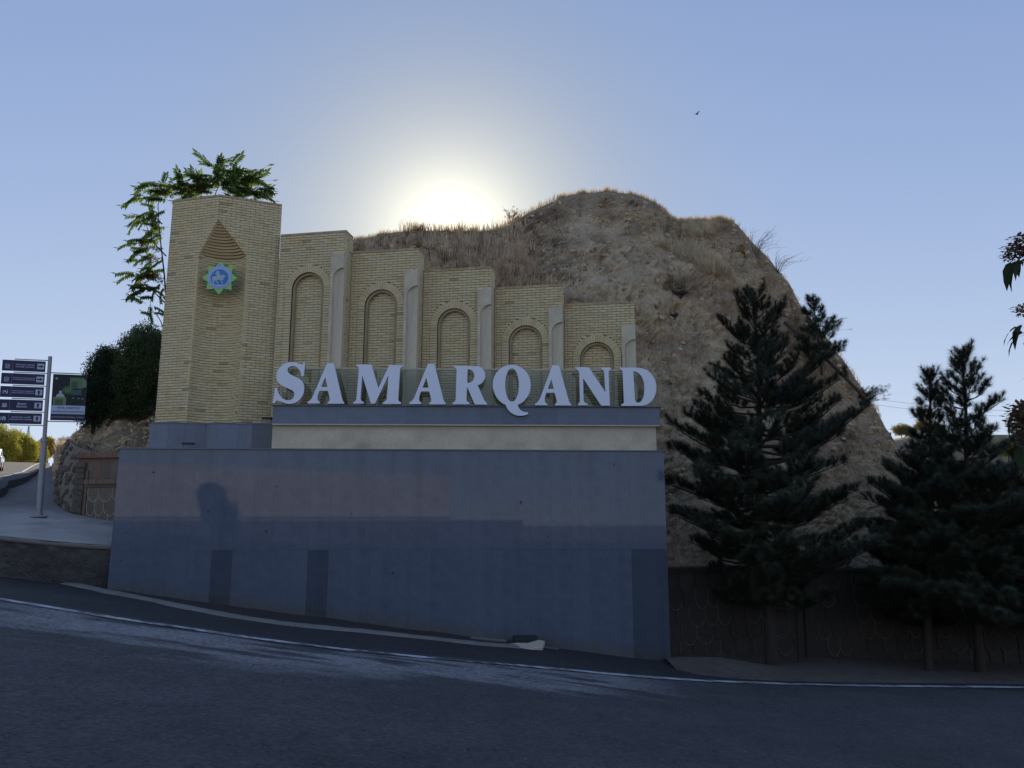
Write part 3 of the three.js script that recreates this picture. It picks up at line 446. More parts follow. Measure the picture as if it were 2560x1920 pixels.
{
  const NU = 1000, NF = 250, NB = 26;
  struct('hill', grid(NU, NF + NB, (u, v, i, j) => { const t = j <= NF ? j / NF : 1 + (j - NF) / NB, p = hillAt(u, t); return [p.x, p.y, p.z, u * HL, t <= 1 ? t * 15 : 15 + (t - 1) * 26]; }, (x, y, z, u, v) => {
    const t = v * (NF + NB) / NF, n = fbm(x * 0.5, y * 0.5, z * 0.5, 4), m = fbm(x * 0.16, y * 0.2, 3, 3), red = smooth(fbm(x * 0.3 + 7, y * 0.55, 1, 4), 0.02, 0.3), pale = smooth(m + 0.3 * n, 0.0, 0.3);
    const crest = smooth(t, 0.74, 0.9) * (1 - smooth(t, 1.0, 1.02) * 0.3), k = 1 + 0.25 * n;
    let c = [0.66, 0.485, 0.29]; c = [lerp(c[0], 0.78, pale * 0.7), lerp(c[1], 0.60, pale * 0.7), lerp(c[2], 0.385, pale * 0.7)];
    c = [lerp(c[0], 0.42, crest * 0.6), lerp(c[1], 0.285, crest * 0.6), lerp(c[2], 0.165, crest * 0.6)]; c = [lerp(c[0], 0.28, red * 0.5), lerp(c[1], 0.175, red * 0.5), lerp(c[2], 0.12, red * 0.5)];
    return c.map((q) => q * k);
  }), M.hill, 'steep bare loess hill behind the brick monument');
}
const hillSpot = (px, py) => {   // the spot of the hill seen at a picture point
  const proj = (p) => { const q = p.clone().sub(new V3(0, EYE, 0)), fw = q.y * SP - q.z * CP, up = q.y * CP + q.z * SP; return [1280 + FPX * q.x / fw, 960 - FPX * up / fw]; };
  let u = clamp((px - 100) / 2400, 0, 1), t = 0.7;
  for (let k = 0; k < 60; k++) { const e = 0.002, [x, y] = proj(hillAt(u, t)); const [xu] = proj(hillAt(u + e, t)), [, yt] = proj(hillAt(u, t - 0.01)); const du = (px - x) / ((xu - x) / e || 1), dt = (py - y) / ((yt - y) / -0.01 || 1); u = clamp(u + clamp(du, -0.04, 0.04) * 0.7, 0, 0.998); t = clamp(t + clamp(dt, -0.06, 0.06) * 0.7, 0, 1); }
  return { u, t, p: hillAt(u, t) };
};
// clods, crumbs and loose stones lying on the bare slope
{
  const r = rng(515), g = new THREE.IcosahedronGeometry(0.5, 1), p = g.attributes.position; for (let k = 0; k < p.count; k++) { const f = 1 + 0.5 * fbm(p.getX(k) * 2.4, p.getY(k) * 2.4, p.getZ(k) * 2.4, 2); p.setXYZ(k, p.getX(k) * f, p.getY(k) * f, p.getZ(k) * f); } g.deleteAttribute('normal'); g.computeVertexNormals();
  const mats = [], cols = [];
  for (let k = 0; k < 20000; k++) { const u = 0.12 + 0.87 * r(), t = Math.pow(r(), 0.9) * 0.97, q = hillAt(u, t); if (fbm(q.x * 0.45, q.y * 0.7, q.z * 0.45 + 9, 3) < -0.06 + 0.3 * (r() - 0.5)) continue; const s = 0.035 + 0.15 * Math.pow(r(), 3.6); mats.push(new THREE.Matrix4().compose(q, new THREE.Quaternion().setFromEuler(new THREE.Euler(r() * 6, r() * 6, (r() - 0.5) * 0.6)), new V3(s * (1.2 + r()), s * (0.5 + 0.5 * r()), s * (0.9 + 0.5 * r())))); const z = 0.72 + 0.5 * r(); cols.push(rgb(0.54 * z, 0.395 * z, 0.235 * z)); }
  const o = copies('loose_clods', g, std({ color: 0xffffff, roughness: 1 }), mats, scene, cols); o.userData.label = 'crumbs and clods of loess scattered over the bare face of the hill'; o.userData.category = 'loose earth';
}
// dry grass
function bladeTuft(seed, n, h, spread) {
  const r = rng(seed), pos = [], nor = [];
  for (let i = 0; i < n; i++) { const a = r() * 6.28, b = r() * 6.28, R = spread * Math.sqrt(r()), x = Math.cos(a) * R, z = Math.sin(a) * R, hh = h * (0.45 + 0.55 * r()), w = 0.006 + 0.006 * r(), lean = (0.1 + 0.4 * r()) * hh, lx = Math.cos(b) * lean, lz = Math.sin(b) * lean, c = Math.cos(b + 1.57) * w, s = Math.sin(b + 1.57) * w; pos.push(x - c, 0, z - s, x + c, 0, z + s, x + lx * 0.4 + c * 0.8, hh * 0.6, z + lz * 0.4 + s * 0.8, x - c, 0, z - s, x + lx * 0.4 + c * 0.8, hh * 0.6, z + lz * 0.4 + s * 0.8, x + lx * 0.4 - c * 0.8, hh * 0.6, z + lz * 0.4 - s * 0.8, x + lx * 0.4 - c * 0.8, hh * 0.6, z + lz * 0.4 - s * 0.8, x + lx * 0.4 + c * 0.8, hh * 0.6, z + lz * 0.4 + s * 0.8, x + lx, hh, z + lz); for (let k = 0; k < 9; k++) nor.push(Math.cos(b) * 0.7, 0.7, Math.sin(b) * 0.7); }
  const g = new THREE.BufferGeometry(); g.setAttribute('position', new THREE.Float32BufferAttribute(pos, 3)); g.computeVertexNormals(); return g;
}
const GRASS = bladeTuft(3, 11, 0.46, 0.13), STRAW = new THREE.MeshPhysicalMaterial({ color: 0xffffff, roughness: 1, transmission: 0.35, thickness: 0, side: THREE.DoubleSide, specularIntensity: 0.1 });
function grassPatch(name, label, spots, straw, dark = 0) {
  const r = rng(spots.length * 7 + 1), mats = [], cols = [];
  for (const { p, s } of spots) { mats.push(new THREE.Matrix4().compose(p, new THREE.Quaternion().setFromEuler(new THREE.Euler((r() - 0.5) * 0.3, r() * 6.28, (r() - 0.5) * 0.3)), new V3(s * (0.8 + 0.5 * r()), s * (0.7 + 0.6 * r()), s * (0.8 + 0.5 * r())))); const k = 0.75 + 0.5 * r(), d = r() < dark; cols.push(d ? rgb(0.13 * k, 0.095 * k, 0.06 * k) : rgb(straw[0] * k, straw[1] * k, straw[2] * k)); }
  const o = copies(name, GRASS, STRAW, mats, scene, cols); o.userData.label = label; o.userData.category = 'dry grass'; return o;
}
{
  const r = rng(17), crest = [], slope = [], strip = [], tuft = [], scat = [], saddle = [];
  const uOf = (px) => { let i = 1; while (i < HC.length - 1 && HC[i].px < px) i++; const f = (px - HC[i - 1].px) / (HC[i].px - HC[i - 1].px); return lerp(hillLen[i - 1], hillLen[i], clamp(f, 0, 1)) / HL; };
  const along = (x0, x1, n, t0, t1, s0, s1, out) => { for (let k = 0; k < n; k++) if (r() < 0.25 || NZ.noise(k * 0.0, lerp(x0, x1, k / n) * 0.05, 3) > -0.3) out.push({ p: hillAt(uOf(lerp(x0, x1, r())), lerp(t0, t1, r())).add(new V3(0, -0.03, 0)), s: lerp(s0, s1, r()) }); };
  along(800, 1280, 1300, 0.93, 1.05, 0.3, 0.7, crest); along(1000, 1280, 60, 0.98, 1.01, 0.9, 1.4, crest); along(1280, 1420, 170, 0.99, 1.04, 0.4, 1.0, crest); along(1400, 1660, 1000, 0.992, 1.05, 0.3, 0.75, crest); along(1660, 1830, 1000, 0.96, 1.06, 0.35, 0.8, saddle); along(1830, 2230, 200, 0.99, 1.04, 0.3, 0.8, saddle);
  const within = (quad, n, s0, s1, out) => { for (let k = 0; k < n; k++) { const a = r(), b = r(), top = [lerp(quad[0], quad[2], a), lerp(quad[1], quad[3], a)], bot = [lerp(quad[4], quad[6], a), lerp(quad[5], quad[7], a)]; const h = hillSpot(lerp(top[0], bot[0], b), lerp(top[1], bot[1], b)); const em = Math.min(a, 1 - a, b, 1 - b); if (fbm(h.p.x * 0.8, h.p.y * 0.8, h.p.z, 3) < 0.16 - em * 2.2) continue; out.push({ p: h.p.add(new V3(0, -0.04, 0.02)), s: lerp(s0, s1, r()) }); } };
  within([1040, 574, 1310, 560, 1110, 690, 1390, 740], 2300, 0.45, 1.15, slope); within([1180, 640, 1340, 640, 1210, 730, 1350, 735], 700, 0.4, 1.0, slope); within([1290, 560, 1420, 560, 1330, 700, 1440, 720], 160, 0.3, 0.7, scat); within([870, 604, 1060, 592, 880, 620, 1050, 612], 420, 0.5, 0.9, slope);
  within([1640, 610, 1730, 605, 1770, 690, 1840, 690], 900, 0.5, 1.1, strip); within([1770, 660, 1820, 680, 1810, 720, 1900, 770], 420, 0.5, 1.0, strip); within([1690, 555, 1800, 565, 1700, 600, 1790, 585], 420, 0.5, 1.0, strip);
  within([1660, 700, 1720, 700, 1650, 730, 1720, 728], 120, 0.4, 0.8, tuft); within([1970, 780, 2060, 830, 1960, 830, 2050, 880], 150, 0.4, 0.8, tuft);
  within([1340, 640, 1640, 600, 1380, 820, 1640, 900], 240, 0.3, 0.7, scat); within([1920, 860, 2120, 940, 1960, 1240, 2280, 1240], 160, 0.3, 0.6, scat); within([250, 1075, 390, 1030, 230, 1112, 380, 1108], 260, 0.4, 0.8, scat); within([330, 1000, 400, 970, 320, 1015, 400, 990], 70, 0.4, 0.7, scat);
  grassPatch('dry_grass', 'golden dry grass fringe along the crest of the hill', crest, [0.62, 0.48, 0.30], 0.12);
  grassPatch('dry_grass_001', 'golden dry grass in the saddle right of the summit', saddle, [0.60, 0.47, 0.27]);
  grassPatch('dry_grass_002', 'broad patch of tall straw grass on the slope above the middle bays', slope, [0.70, 0.54, 0.37], 0.08);
  grassPatch('dry_grass_003', 'diagonal strip of straw grass below the right shoulder of the hill', strip, [0.68, 0.55, 0.36]);
  grassPatch('dry_grass_004', 'small straw tufts on the bare face of the hill', [...tuft, ...scat], [0.40, 0.31, 0.18], 0.35);
}

// ---------------------------------------------------------------- foliage and trees
const GOLD = 2.399963;
function needleTuft(seed, n, L) {
  const r = rng(seed), pos = [], nor = [];
  for (let i = 0; i < n; i++) { const a = i * GOLD, up = 0.15 + 0.8 * r(), h = Math.sqrt(1 - up * up), d = new V3(Math.cos(a) * h, up, Math.sin(a) * h), l = L * (0.75 + 0.4 * r()), s = new V3(-Math.sin(a), 0, Math.cos(a)).multiplyScalar(0.0042), y0 = (r() - 0.3) * L * 0.55, b = d.clone().multiplyScalar(l); b.y += y0 - 0.08 * l; pos.push(-s.x, y0, -s.z, s.x, y0, s.z, b.x, b.y, b.z); for (let k = 0; k < 3; k++) nor.push(d.x, d.y * 0.6 + 0.3, d.z); }
  const g = new THREE.BufferGeometry(); g.setAttribute('position', new THREE.Float32BufferAttribute(pos, 3)); g.computeVertexNormals(); return g;
}
function sprig(seed, n, R, l, w) {    // a small spray of pointed leaves
  const r = rng(seed), pos = [], nor = [];
  for (let i = 0; i < n; i++) { const q = new THREE.Quaternion().setFromEuler(new THREE.Euler(r() * 6.28, r() * 6.28, r() * 6.28)), o = new V3(r() - 0.5, r() - 0.5, r() - 0.5).multiplyScalar(2 * R), P = [[0, 0, 0], [w / 2, 0, l * 0.4], [0, 0, l], [-w / 2, 0, l * 0.4]].map((p) => new V3(...p).applyQuaternion(q).add(o)), nn = new V3(0, 1, 0).applyQuaternion(q); for (const k of [0, 1, 2, 0, 2, 3]) { pos.push(P[k].x, P[k].y, P[k].z); nor.push(nn.x, nn.y, nn.z); } }
  const g = new THREE.BufferGeometry(); g.setAttribute('position', new THREE.Float32BufferAttribute(pos, 3)); g.computeVertexNormals(); return g;
}
const NEEDLES = needleTuft(8, 56, 0.185), PINE = new THREE.MeshStandardMaterial({ color: 0xffffff, roughness: 0.7, side: THREE.DoubleSide });
function pine(label, foot, height, seed, o = {}) {
  const r = rng(seed), t = thing('pine_tree', label, 'pine tree', foot.toArray(), 0), wood = [], tufts = [], cols = [], lean = o.lean ?? [0, 0];
  const stem = (y) => new V3(lean[0] * (y / height) + 0.06 * Math.sin(y * 0.9 + seed), y, lean[1] * (y / height) + 0.05 * Math.cos(y * 0.7));
  const tp = []; for (let k = 0; k <= 8; k++) tp.push(stem(height * k / 8).add(new V3(0, k ? 0 : -0.3, 0)));
  const put = (p, d, s) => { const q = new THREE.Quaternion().setFromUnitVectors(UPV, d.clone().normalize()).multiply(new THREE.Quaternion().setFromAxisAngle(UPV, r() * 6.28)); tufts.push(new THREE.Matrix4().compose(p, q, new V3(s, s, s))); const k = 0.7 + 0.6 * r(); cols.push(rgb(0.036 * k, 0.045 * k, 0.020 * k)); };
  const start = height * (o.bare ?? 0.18); let y = start, wi = 0;
  while (y < height * 0.985) {
    const f = (y - start) / (height - start), reach = (o.reach ?? 2.6) * table(o.shape ?? [[0, 0.75], [0.15, 1], [0.45, 0.82], [0.75, 0.45], [1, 0.12]], f), n = Math.max(3, Math.round(lerp(o.whorl ?? 6, 3, f)));
    for (let k = 0; k < n; k++) {
      const a = wi * 1.1 + k * 2 * Math.PI / n + (r() - 0.5) * 0.7, len = reach * (0.42 + 0.72 * Math.sqrt(r())) * (1 - (o.ragged ? 0.2 * Math.max(0, -Math.cos(a)) : 0)) * (0.8 + 0.5 * (0.5 + NZ.noise(Math.cos(a) * 1.3 + seed, f * 5, Math.sin(a) * 1.3))), rise = lerp(-0.08, 0.30, f) + 0.7 * f * f * f + (r() - 0.5) * 0.36, yy = y + (r() - 0.5) * 0.3;
      const p0 = stem(yy), dir = new V3(Math.cos(a), rise, Math.sin(a)).normalize(), p1 = p0.clone().addScaledVector(dir, len * 0.55).add(new V3(0, -0.06 * len, 0)), p2 = p0.clone().addScaledVector(dir, len).add(new V3((r() - 0.5) * 0.2 * len, 0.11 * len, (r() - 0.5) * 0.2 * len)), cv = new THREE.CatmullRomCurve3([p0, p1, p2]);
      wood.push(limb([p0, p1, p2], 0.012 + 0.014 * len, 0.007, 5, 4));
      const m = Math.max(3, Math.round(len * 6.2 * (o.dense ?? 1)));
      for (let i = 0; i < m; i++) {
        const s = lerp(0.28, 1, (i + 0.5) / m), q = cv.getPoint(s), td = cv.getTangent(s), side = (i % 2 ? 1 : -1) * (0.6 + 0.5 * r()), sd = td.clone().applyAxisAngle(UPV, side).add(new V3(0, 0.35 + 0.4 * r(), 0)).normalize(), sl = (0.22 + 0.5 * (1 - s) * len * 0.5 + 0.1 * r()) * (o.fine ?? 1), e = q.clone().addScaledVector(sd, sl);
        wood.push(limb([q, q.clone().lerp(e, 0.5).add(new V3(0, -0.02, 0)), e], 0.007, 0.004, 2, 3));
        const c = Math.max(2, Math.round(sl / 0.095)); for (let w = 0; w < c; w++) put(q.clone().lerp(e, 0.3 + 0.7 * (w + 0.6) / c).add(new V3((r() - 0.5) * 0.07, (r() - 0.5) * 0.07, (r() - 0.5) * 0.07)), sd.clone().add(new V3((r() - 0.5) * 0.6, 0.3, (r() - 0.5) * 0.6)), 0.75 + 0.5 * r());
      }
      put(p2, dir.clone().add(new V3(0, 0.5, 0)), 1.1);
    }
    y += lerp(o.gap ?? 0.42, 0.26, f); wi++;
  }
  for (let k = 0; k < 7; k++) put(stem(height - 0.12 * k), new V3((r() - 0.5) * 0.9, 1, (r() - 0.5) * 0.9), 1.15);
  part('trunk', limb(tp, o.girth ?? 0.16, 0.02, 16, 9), M.bark, t); part('branches', merge(wood), M.bark, t);
  const cr = copies('crown', NEEDLES, PINE, tufts, t, cols); return t;
}
const onRoad = (x, z) => new V3(x, road(x, z) - 0.05, z);
pine('tall dark pine on the verge just right of the granite wall', onRoad(6.95, -21.85), 10.35, 101, { reach: 2.8, bare: 0.16, girth: 0.19, whorl: 7, gap: 0.40, dense: 1.15, ragged: 1, shape: [[0, 0.5], [0.15, 0.88], [0.32, 1.02], [0.47, 0.98], [0.56, 0.78], [0.67, 0.66], [0.74, 0.46], [0.84, 0.34], [0.91, 0.22], [1, 0.09]], lean: [-0.1, 0.6] });
pine('slim pine growing high on the slope, seen past the tall pine', (() => { const h = hillSpot(2040, 905); return h.p.add(new V3(0.2, -0.2, 0.3)); })(), 2.7, 140, { reach: 0.75, bare: 0.15, girth: 0.05, gap: 0.32 });
pine('broad dark pine with the lower top, left one of the right pair', onRoad(11.43, -22.3), 8.4, 161, { lean: [0.9, 0], reach: 1.5, bare: 0.2, girth: 0.12, whorl: 8, gap: 0.32, dense: 1.25, shape: [[0, 1.1], [0.2, 1.15], [0.42, 0.9], [0.55, 0.5], [0.68, 0.3], [0.84, 0.2], [1, 0.1]] });
pine('broad dark pine with the higher top, near the right edge', onRoad(12.95, -22.6), 9.15, 171, { lean: [0.45, 0], reach: 2.6, bare: 0.18, girth: 0.15, whorl: 8, gap: 0.32, dense: 1.2, shape: [[0, 0.9], [0.2, 1], [0.42, 0.85], [0.58, 0.4], [0.70, 0.26], [0.78, 0.34], [0.86, 0.18], [1, 0.09]] });
pine('dark pine cut off by the right edge of the view', onRoad(16.2, -23.2), 7.2, 181, { reach: 2.8, bare: 0.2, girth: 0.13, whorl: 8, gap: 0.32, dense: 1.1 });
{
  const t = thing('sapling_stake', 'thin bare stem standing right beside the trunk of the tall pine', 'stem', onRoad(8.0, -22.6).toArray());
  part('stem', limb([new V3(0, -0.1, 0), new V3(0.01, 1, 0.02), new V3(-0.03, 2.3, 0)], 0.05, 0.03, 10, 8), M.bark, t); part('twig', limb([new V3(0, 1.5, 0), new V3(0.2, 1.9, 0.05), new V3(0.3, 2.3, 0.05)], 0.015, 0.006, 5, 5), M.bark, t);
}
const SPRAY = sprig(12, 12, 0.11, 0.085, 0.034), BIGSPRAY = sprig(15, 14, 0.34, 0.22, 0.12);
function leafy(name, label, cat, foot, blobs, o = {}) {     // blobs: [centre, rx, ry, rz, count]
  const r = rng(o.seed ?? 1), t = thing(name, label, cat, foot.toArray(), 0, o.group), mats = [], cols = [], wood = [];
  for (const [c, rx, ry, rz, n] of blobs) {
    const C = c.clone().sub(foot);
    wood.push(limb([new V3((r() - 0.5) * 0.1, -0.2, 0), C.clone().multiplyScalar(0.5).add(new V3((r() - 0.5) * 0.3, 0, 0)), C.clone().add(new V3(0, ry * 0.3, 0))], o.girth ?? 0.06, 0.02, 6, 6));
    for (let k = 0; k < n; k++) { const a = r() * 6.28, z = 2 * r() - 1, h = Math.sqrt(1 - z * z), e = 0.86 + 0.5 * fbm(Math.cos(a) * h * 1.7 + rx, z * 1.7, Math.sin(a) * h * 1.7 + ry * 3, 3), R = Math.pow(r(), o.shell ?? 0.35) * e; const p = new V3(C.x + Math.cos(a) * h * rx * R, C.y + z * ry * R, C.z + Math.sin(a) * h * rz * R); if (p.y < (o.floor ?? -1e9)) continue; const s = (o.size ?? 1) * (0.7 + 0.6 * r()); mats.push(new THREE.Matrix4().compose(p, new THREE.Quaternion().setFromEuler(new THREE.Euler(r() * 6, r() * 6, r() * 6)), new V3(s, s, s))); const q = 0.75 + 0.5 * r(), g = (o.colors ?? [[0.045, 0.075, 0.03]])[Math.floor(r() * (o.colors?.length ?? 1))]; cols.push(rgb(g[0] * q, g[1] * q, g[2] * q)); }
  }
  part(o.wood ?? 'trunk', merge(wood), M.bark, t); copies('crown', o.geo ?? SPRAY, LEAF, mats, t, cols); return t;
}
const LEAF = leafMat(0xffffff, 0.4);
// dense evergreen bushes on the slope left of the tower
leafy('evergreen_bush', 'larger dense dark evergreen bush touching the left side of the brick tower', 'bush', at(345, 1040, 28.3), [[at(350, 925, 28.3), 1.15, 1.75, 1.2, 2900], [at(318, 970, 28.2), 0.85, 1.3, 0.9, 1500], [at(368, 865, 28.6), 0.75, 1.0, 0.9, 1000]], { seed: 4, shell: 0.4, colors: [[0.085, 0.12, 0.045], [0.12, 0.165, 0.05], [0.065, 0.095, 0.04]] });
leafy('evergreen_bush', 'smaller dense dark evergreen bush, behind the picture board on the signpost', 'bush', at(232, 1070, 28), [[at(258, 965, 28), 0.72, 1.5, 0.9, 2000], [at(235, 1000, 28), 0.55, 1.2, 0.8, 1200], [at(270, 905, 28.2), 0.5, 0.7, 0.6, 600]], { seed: 6, shell: 0.4, colors: [[0.035, 0.062, 0.028], [0.045, 0.075, 0.03], [0.028, 0.05, 0.03]] });
// sunlit trees far up the road
const FAR = [[-8, 1108, 62, 50, 'yellow green sunlit tree nearest the left edge, above the white car'], [52, 1122, 44, 40, 'sunlit yellow green tree, second from the left up the road'], [88, 1132, 30, 28, 'small sunlit green tree, left of the signpost and third from the left'], [118, 1118, 15, 26, 'narrow golden tree just right of the signpost, up the road'], [24, 1140, 40, 26, 'low yellow green tree under the two leftmost crowns up the road']];
FAR.forEach(([x, y, rx, ry, label], i) => { const D = 104 + i * 4, k = D / FPX, c = at(x, y, D); leafy('roadside_tree', label, 'tree', at(x, 1178, D), [[c, rx * k, ry * k, rx * k, 1500], [at(x - rx * 0.4, y - ry * 0.25, D), rx * k * 0.6, ry * k * 0.6, rx * k * 0.6, 500], [at(x + rx * 0.35, y + ry * 0.35, D), rx * k * 0.6, ry * k * 0.5, rx * k * 0.6, 450]], { seed: 40 + i, geo: BIGSPRAY, shell: 0.5, girth: 0.2, colors: i == 3 ? [[0.55, 0.38, 0.07], [0.45, 0.36, 0.07]] : [[0.46, 0.44, 0.07], [0.32, 0.34, 0.06], [0.52, 0.42, 0.08]] }); });
// tree of heaven behind the tower: compound leaves
const LEAFLET = (l, w) => { const s = new THREE.BufferGeometry(), P = [0, 0, 0, w, -0.004, l * 0.35, 0, -0.012, l, -w, -0.004, l * 0.35]; s.setAttribute('position', new THREE.Float32BufferAttribute(P, 3));  s.setAttribute('uv', new THREE.Float32BufferAttribute([0, 0, 1, 0, 1, 1, 0, 1], 2)); s.setIndex([0, 2, 1, 0, 3, 2]); const f = s.toNonIndexed(); f.computeVertexNormals(); return f; };
function pinnate(pairs, L, ll, w, droop) {   // a leaf grows along +z from its stalk, leaflets hanging on both sides
  const gs = [], r = rng(pairs * 9 + Math.round(L * 100)), P = (f) => new V3(0, 0.16 * L * Math.sin(f * 1.6) - droop * L * f * f, L * f);
  gs.push(limb([P(0), P(0.35), P(0.7), P(1)], 0.006, 0.003, 5, 4));
  for (let i = 0; i < pairs; i++) { const f = 0.18 + 0.82 * (i + 0.5) / pairs, q = P(f), k = Math.sin(Math.PI * (0.25 + 0.7 * (1 - f))) * 0.4 + 0.7; for (const s of [1, -1]) { const g = LEAFLET(ll * k, w); g.rotateX(0.5 + 0.3 * r()); g.rotateY(s * (1.25 - 0.25 * f + 0.2 * (r() - 0.5))); gs.push(g.translate(q.x, q.y, q.z)); } }
  const e = LEAFLET(ll, w); e.translate(...P(1).toArray()); gs.push(e); return merge(gs);
}
const PINNATE = [pinnate(8, 0.62, 0.19, 0.042, 0.4), pinnate(7, 0.5, 0.18, 0.042, 0.25), pinnate(9, 0.72, 0.19, 0.044, 0.55)];
const SEEDS = sprig(44, 95, 0.10, 0.055, 0.032), HEAVEN = [leafMat(rgb(0.085, 0.14, 0.03), 0.5), leafMat(rgb(0.15, 0.22, 0.04), 0.6), leafMat(rgb(0.06, 0.10, 0.028), 0.45)], SEEDM = leafMat(rgb(0.12, 0.068, 0.04), 0.3);
const NEARLEAF = (() => { const P = [[0, 0, 0, 0.006], [0, -0.02, 0.07, 0.006], [0, -0.05, 0.10, 0.045], [0, -0.12, 0.15, 0.06], [0, -0.24, 0.19, 0.035], [0, -0.34, 0.20, 0.002]], pos = [], idx = []; P.forEach(([x, y, z, w]) => pos.push(x - w, y + w * 0.25, z, x, y, z, x + w, y + w * 0.25, z)); for (let k = 0; k < 5; k++) for (const j of [0, 1]) { const a = k * 3 + j; idx.push(a, a + 1, a + 4, a, a + 4, a + 3); } const g = new THREE.BufferGeometry(); g.setAttribute('position', new THREE.Float32BufferAttribute(pos, 3)); g.setIndex(idx); g.computeVertexNormals(); return g; })();
const NEARMAT = leafMat(rgb(0.035, 0.05, 0.022), 0.2);
function heaven(label, foot, stems, clusters, seed, D, o = {}) {
  const r = rng(seed), t = thing('ailanthus_tree', label, 'tree', foot.toArray()), wood = [];
  for (const s of stems) wood.push(limb(s.map((p) => p.clone().sub(foot)), s.r0 ?? 0.022, 0.009, 12, 7));
  part('trunk', merge(wood), M.bark, t);
  const twigs = [];
  for (const [x, y, d, n, dir, seeds] of clusters) {
    const c = at(!o.simple && x < 395 ? x + 0.28 * (395 - x) : x, y, D + d).sub(foot);
    let best = null, bd = 1e9; for (const s of stems) for (let k = 1; k <= 8; k++) { const p = new THREE.CatmullRomCurve3(s).getPoint(k / 8).sub(foot), q = p.distanceTo(c); if (q < bd) { bd = q; best = p; } }
    if (bd > 0.08) twigs.push(limb([best, best.clone().lerp(c, 0.5).add(new V3(0, -0.03, 0)), c], 0.012, 0.006, 4, 5));
    for (let k = 0; k < (o.simple ? n : Math.round(n * (dir > 2.8 ? 0.85 : 1.15))); k++) { const m = part('leaf', o.simple ? NEARLEAF : PINNATE[Math.floor(r() * 3)], o.simple ? NEARMAT : HEAVEN[Math.floor(r() * 3)], t); m.position.copy(c).add(new V3((r() - 0.5) * (o.simple ? 0.08 : 0.5), (r() - 0.5) * (o.simple ? 0.1 : 0.45), (r() - 0.5) * 0.2)); const a = dir + (r() - 0.5) * 3.0; m.rotation.set(0, 0, 0); m.quaternion.setFromUnitVectors(new V3(0, 0, 1), new V3(Math.cos(a), dir > 2.8 ? -0.45 + 0.8 * r() : 0.1 + 0.7 * (r() - 0.35), 0.6 * (r() - 0.5)).normalize()).multiply(new THREE.Quaternion().setFromAxisAngle(new V3(0, 0, 1), 0)); const s = (0.7 + 0.4 * r()) * (o.simple ? 1.5 : 1.0); m.scale.setScalar(s); if (Math.abs(m.quaternion.x) > 0.9) m.rotateZ(Math.PI); }
    if (seeds) { const m = part('seed_cluster', SEEDS, SEEDM, t); m.position.copy(c).add(new V3(0, -0.02, 0.12)); m.scale.set(1.5, 1.1, 1.3).multiplyScalar(seeds * (o.simple ? 1.3 : 0.75)); }
  }
  if (twigs.length) part('twigs', merge(twigs), M.twig, t);
  return t;
}
